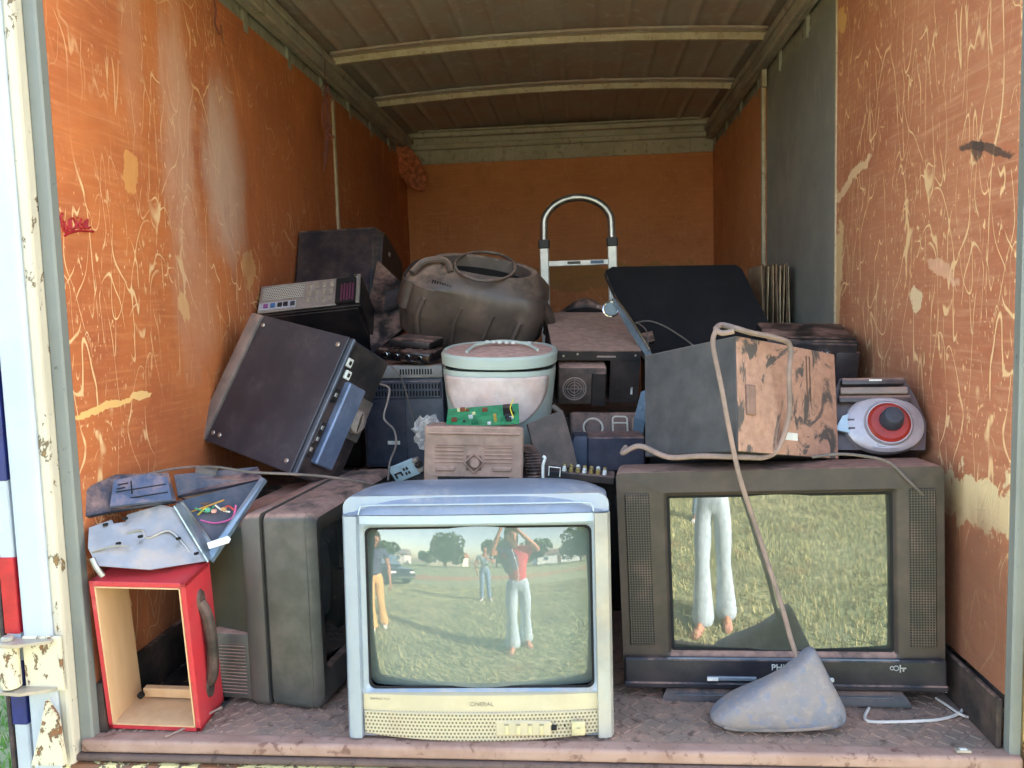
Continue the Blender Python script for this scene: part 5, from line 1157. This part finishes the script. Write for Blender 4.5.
def tree(loc, h, w, seed, bare=False):
    rnd = random.Random(seed); q = thing('bare_tree' if bare else 'leafy_tree', 'bare pale branched tree on the far side of the field behind the truck' if bare else 'green leafy tree on the far side of the field behind the truck', 'tree', loc, group=None if bare else 'trees across the field')
    mb = MB(); mb.tube([(0, 0, 0), (.1, 0, h*.2), (0, .1, h*.5)], .16*h/6, 8, r_end=.08*h/6)
    for i in range(14 if bare else 6):
        a = rnd.uniform(0, 2*PI); z0 = h*rnd.uniform(.25, .5); mb.tube([(0, 0, z0), (math.cos(a)*w*.25, math.sin(a)*w*.25, z0+h*.2), (math.cos(a)*w*.42, math.sin(a)*w*.42, z0+h*rnd.uniform(.3, .5))], .05*h/6, 5, 3, .015)
    mb.build('trunk', mat('pale_bark' if bare else 'bark', 'a89a88' if bare else '5f5043', .9), q)
    if bare: return q
    bm = bmesh.new()
    cl = [(rnd.uniform(-.32, .32)*w, rnd.uniform(-.32, .32)*w, h*rnd.uniform(.32, .82), rnd.uniform(.16, .26)*w) for _ in range(13)]
    for c_ in cl:
        for i in range(170):
            d = Vector((rnd.gauss(0, 1), rnd.gauss(0, 1), rnd.gauss(0, 1))).normalized()*c_[3]*rnd.uniform(.75, 1.05); p_ = Vector(c_[:3])+d; s_ = rnd.uniform(.12, .26)*w/5
            a_ = Vector((rnd.gauss(0, 1), rnd.gauss(0, 1), rnd.gauss(0, 1))).normalized(); b_ = a_.orthogonal().normalized()*s_; a_ = a_*s_
            bm.faces.new([bm.verts.new(p_+x_) for x_ in (a_, b_, -a_, -b_)])
    me = bpy.data.meshes.new('foliage'); bm.to_mesh(me); bm.free(); me.materials.append(M_leaf); f_ = bpy.data.objects.new('foliage', me); C.objects.link(f_); f_.parent = q
    return q
M_leaf = mat('tree_leaves', '4f6b3a', .8, var=.25, nscale=1.2, bump=0)
T0 = tree((-9, -40, GZ), 7.5, 8, 1); T1 = tree((-22, -38, GZ), 5, 5.5, 2); T2 = tree((2, -44, GZ), 6.5, 8, 3)
tree((-30, -34, GZ), 8, 6, 4, True)
for i, (x_, y_, s_) in enumerate(((-42, -36, .9), (-16, -48, .8), (11, -42, .9), (19, -36, 1.), (27, -44, .95), (34, -35, 1.0), (43, -40, 1.), (-54, -30, 1.1), (50, -28, 1.))):
    c_ = copy_tree((T0, T1, T2)[i % 3]); c_.location = (x_, y_, GZ); c_.scale = (s_, s_, s_); c_.rotation_euler = (0, 0, i*1.3)
def house(loc, deg, hx, rx, L_, label):
    q = thing('house', label, 'house', loc, (0, 0, deg)); M_w = mat('house_wall_'+hx, hx, .8, bump=0)
    MB().box((0, 0, 1.4), (L_, 6, 2.8)).build('wall', M_w, q)
    MB().prism([(-3.5, 0), (3.5, 0), (0, 1.5)], L_+.8, (0, 0, 2.8), (0, 1, 0), (0, 0, 1)).build('roof', mat('roof_'+rx, rx, .8), q)
    for x_ in (-L_*.3, L_*.3): w_ = MB().box((x_, 3.02, 1.6), (1.4, .08, 1.1), .02).build('window_frame', M_white_pl, q); MB().box((x_, 3.07, 1.6), (1.2, .03, .9)).build('pane', M_win, w_)
    MB().box((0, 3.02, 1.05), (.95, .08, 2.1)).build('door', mat('house_door', '6b4a35', .6), q)
house((-12, -58, GZ), 10, 'e3d9c2', '9a6a4e', 11, 'cream walled house with a brown roof seen between the trees across the field')
house((-27, -50, GZ), -5, 'd8d3cc', '8a8782', 9, 'grey-white house with a grey roof at the far left across the field')
house((20, -54, GZ), 0, 'dcdfe2', '7d6a62', 13, 'long white house behind the trees on the right across the field')
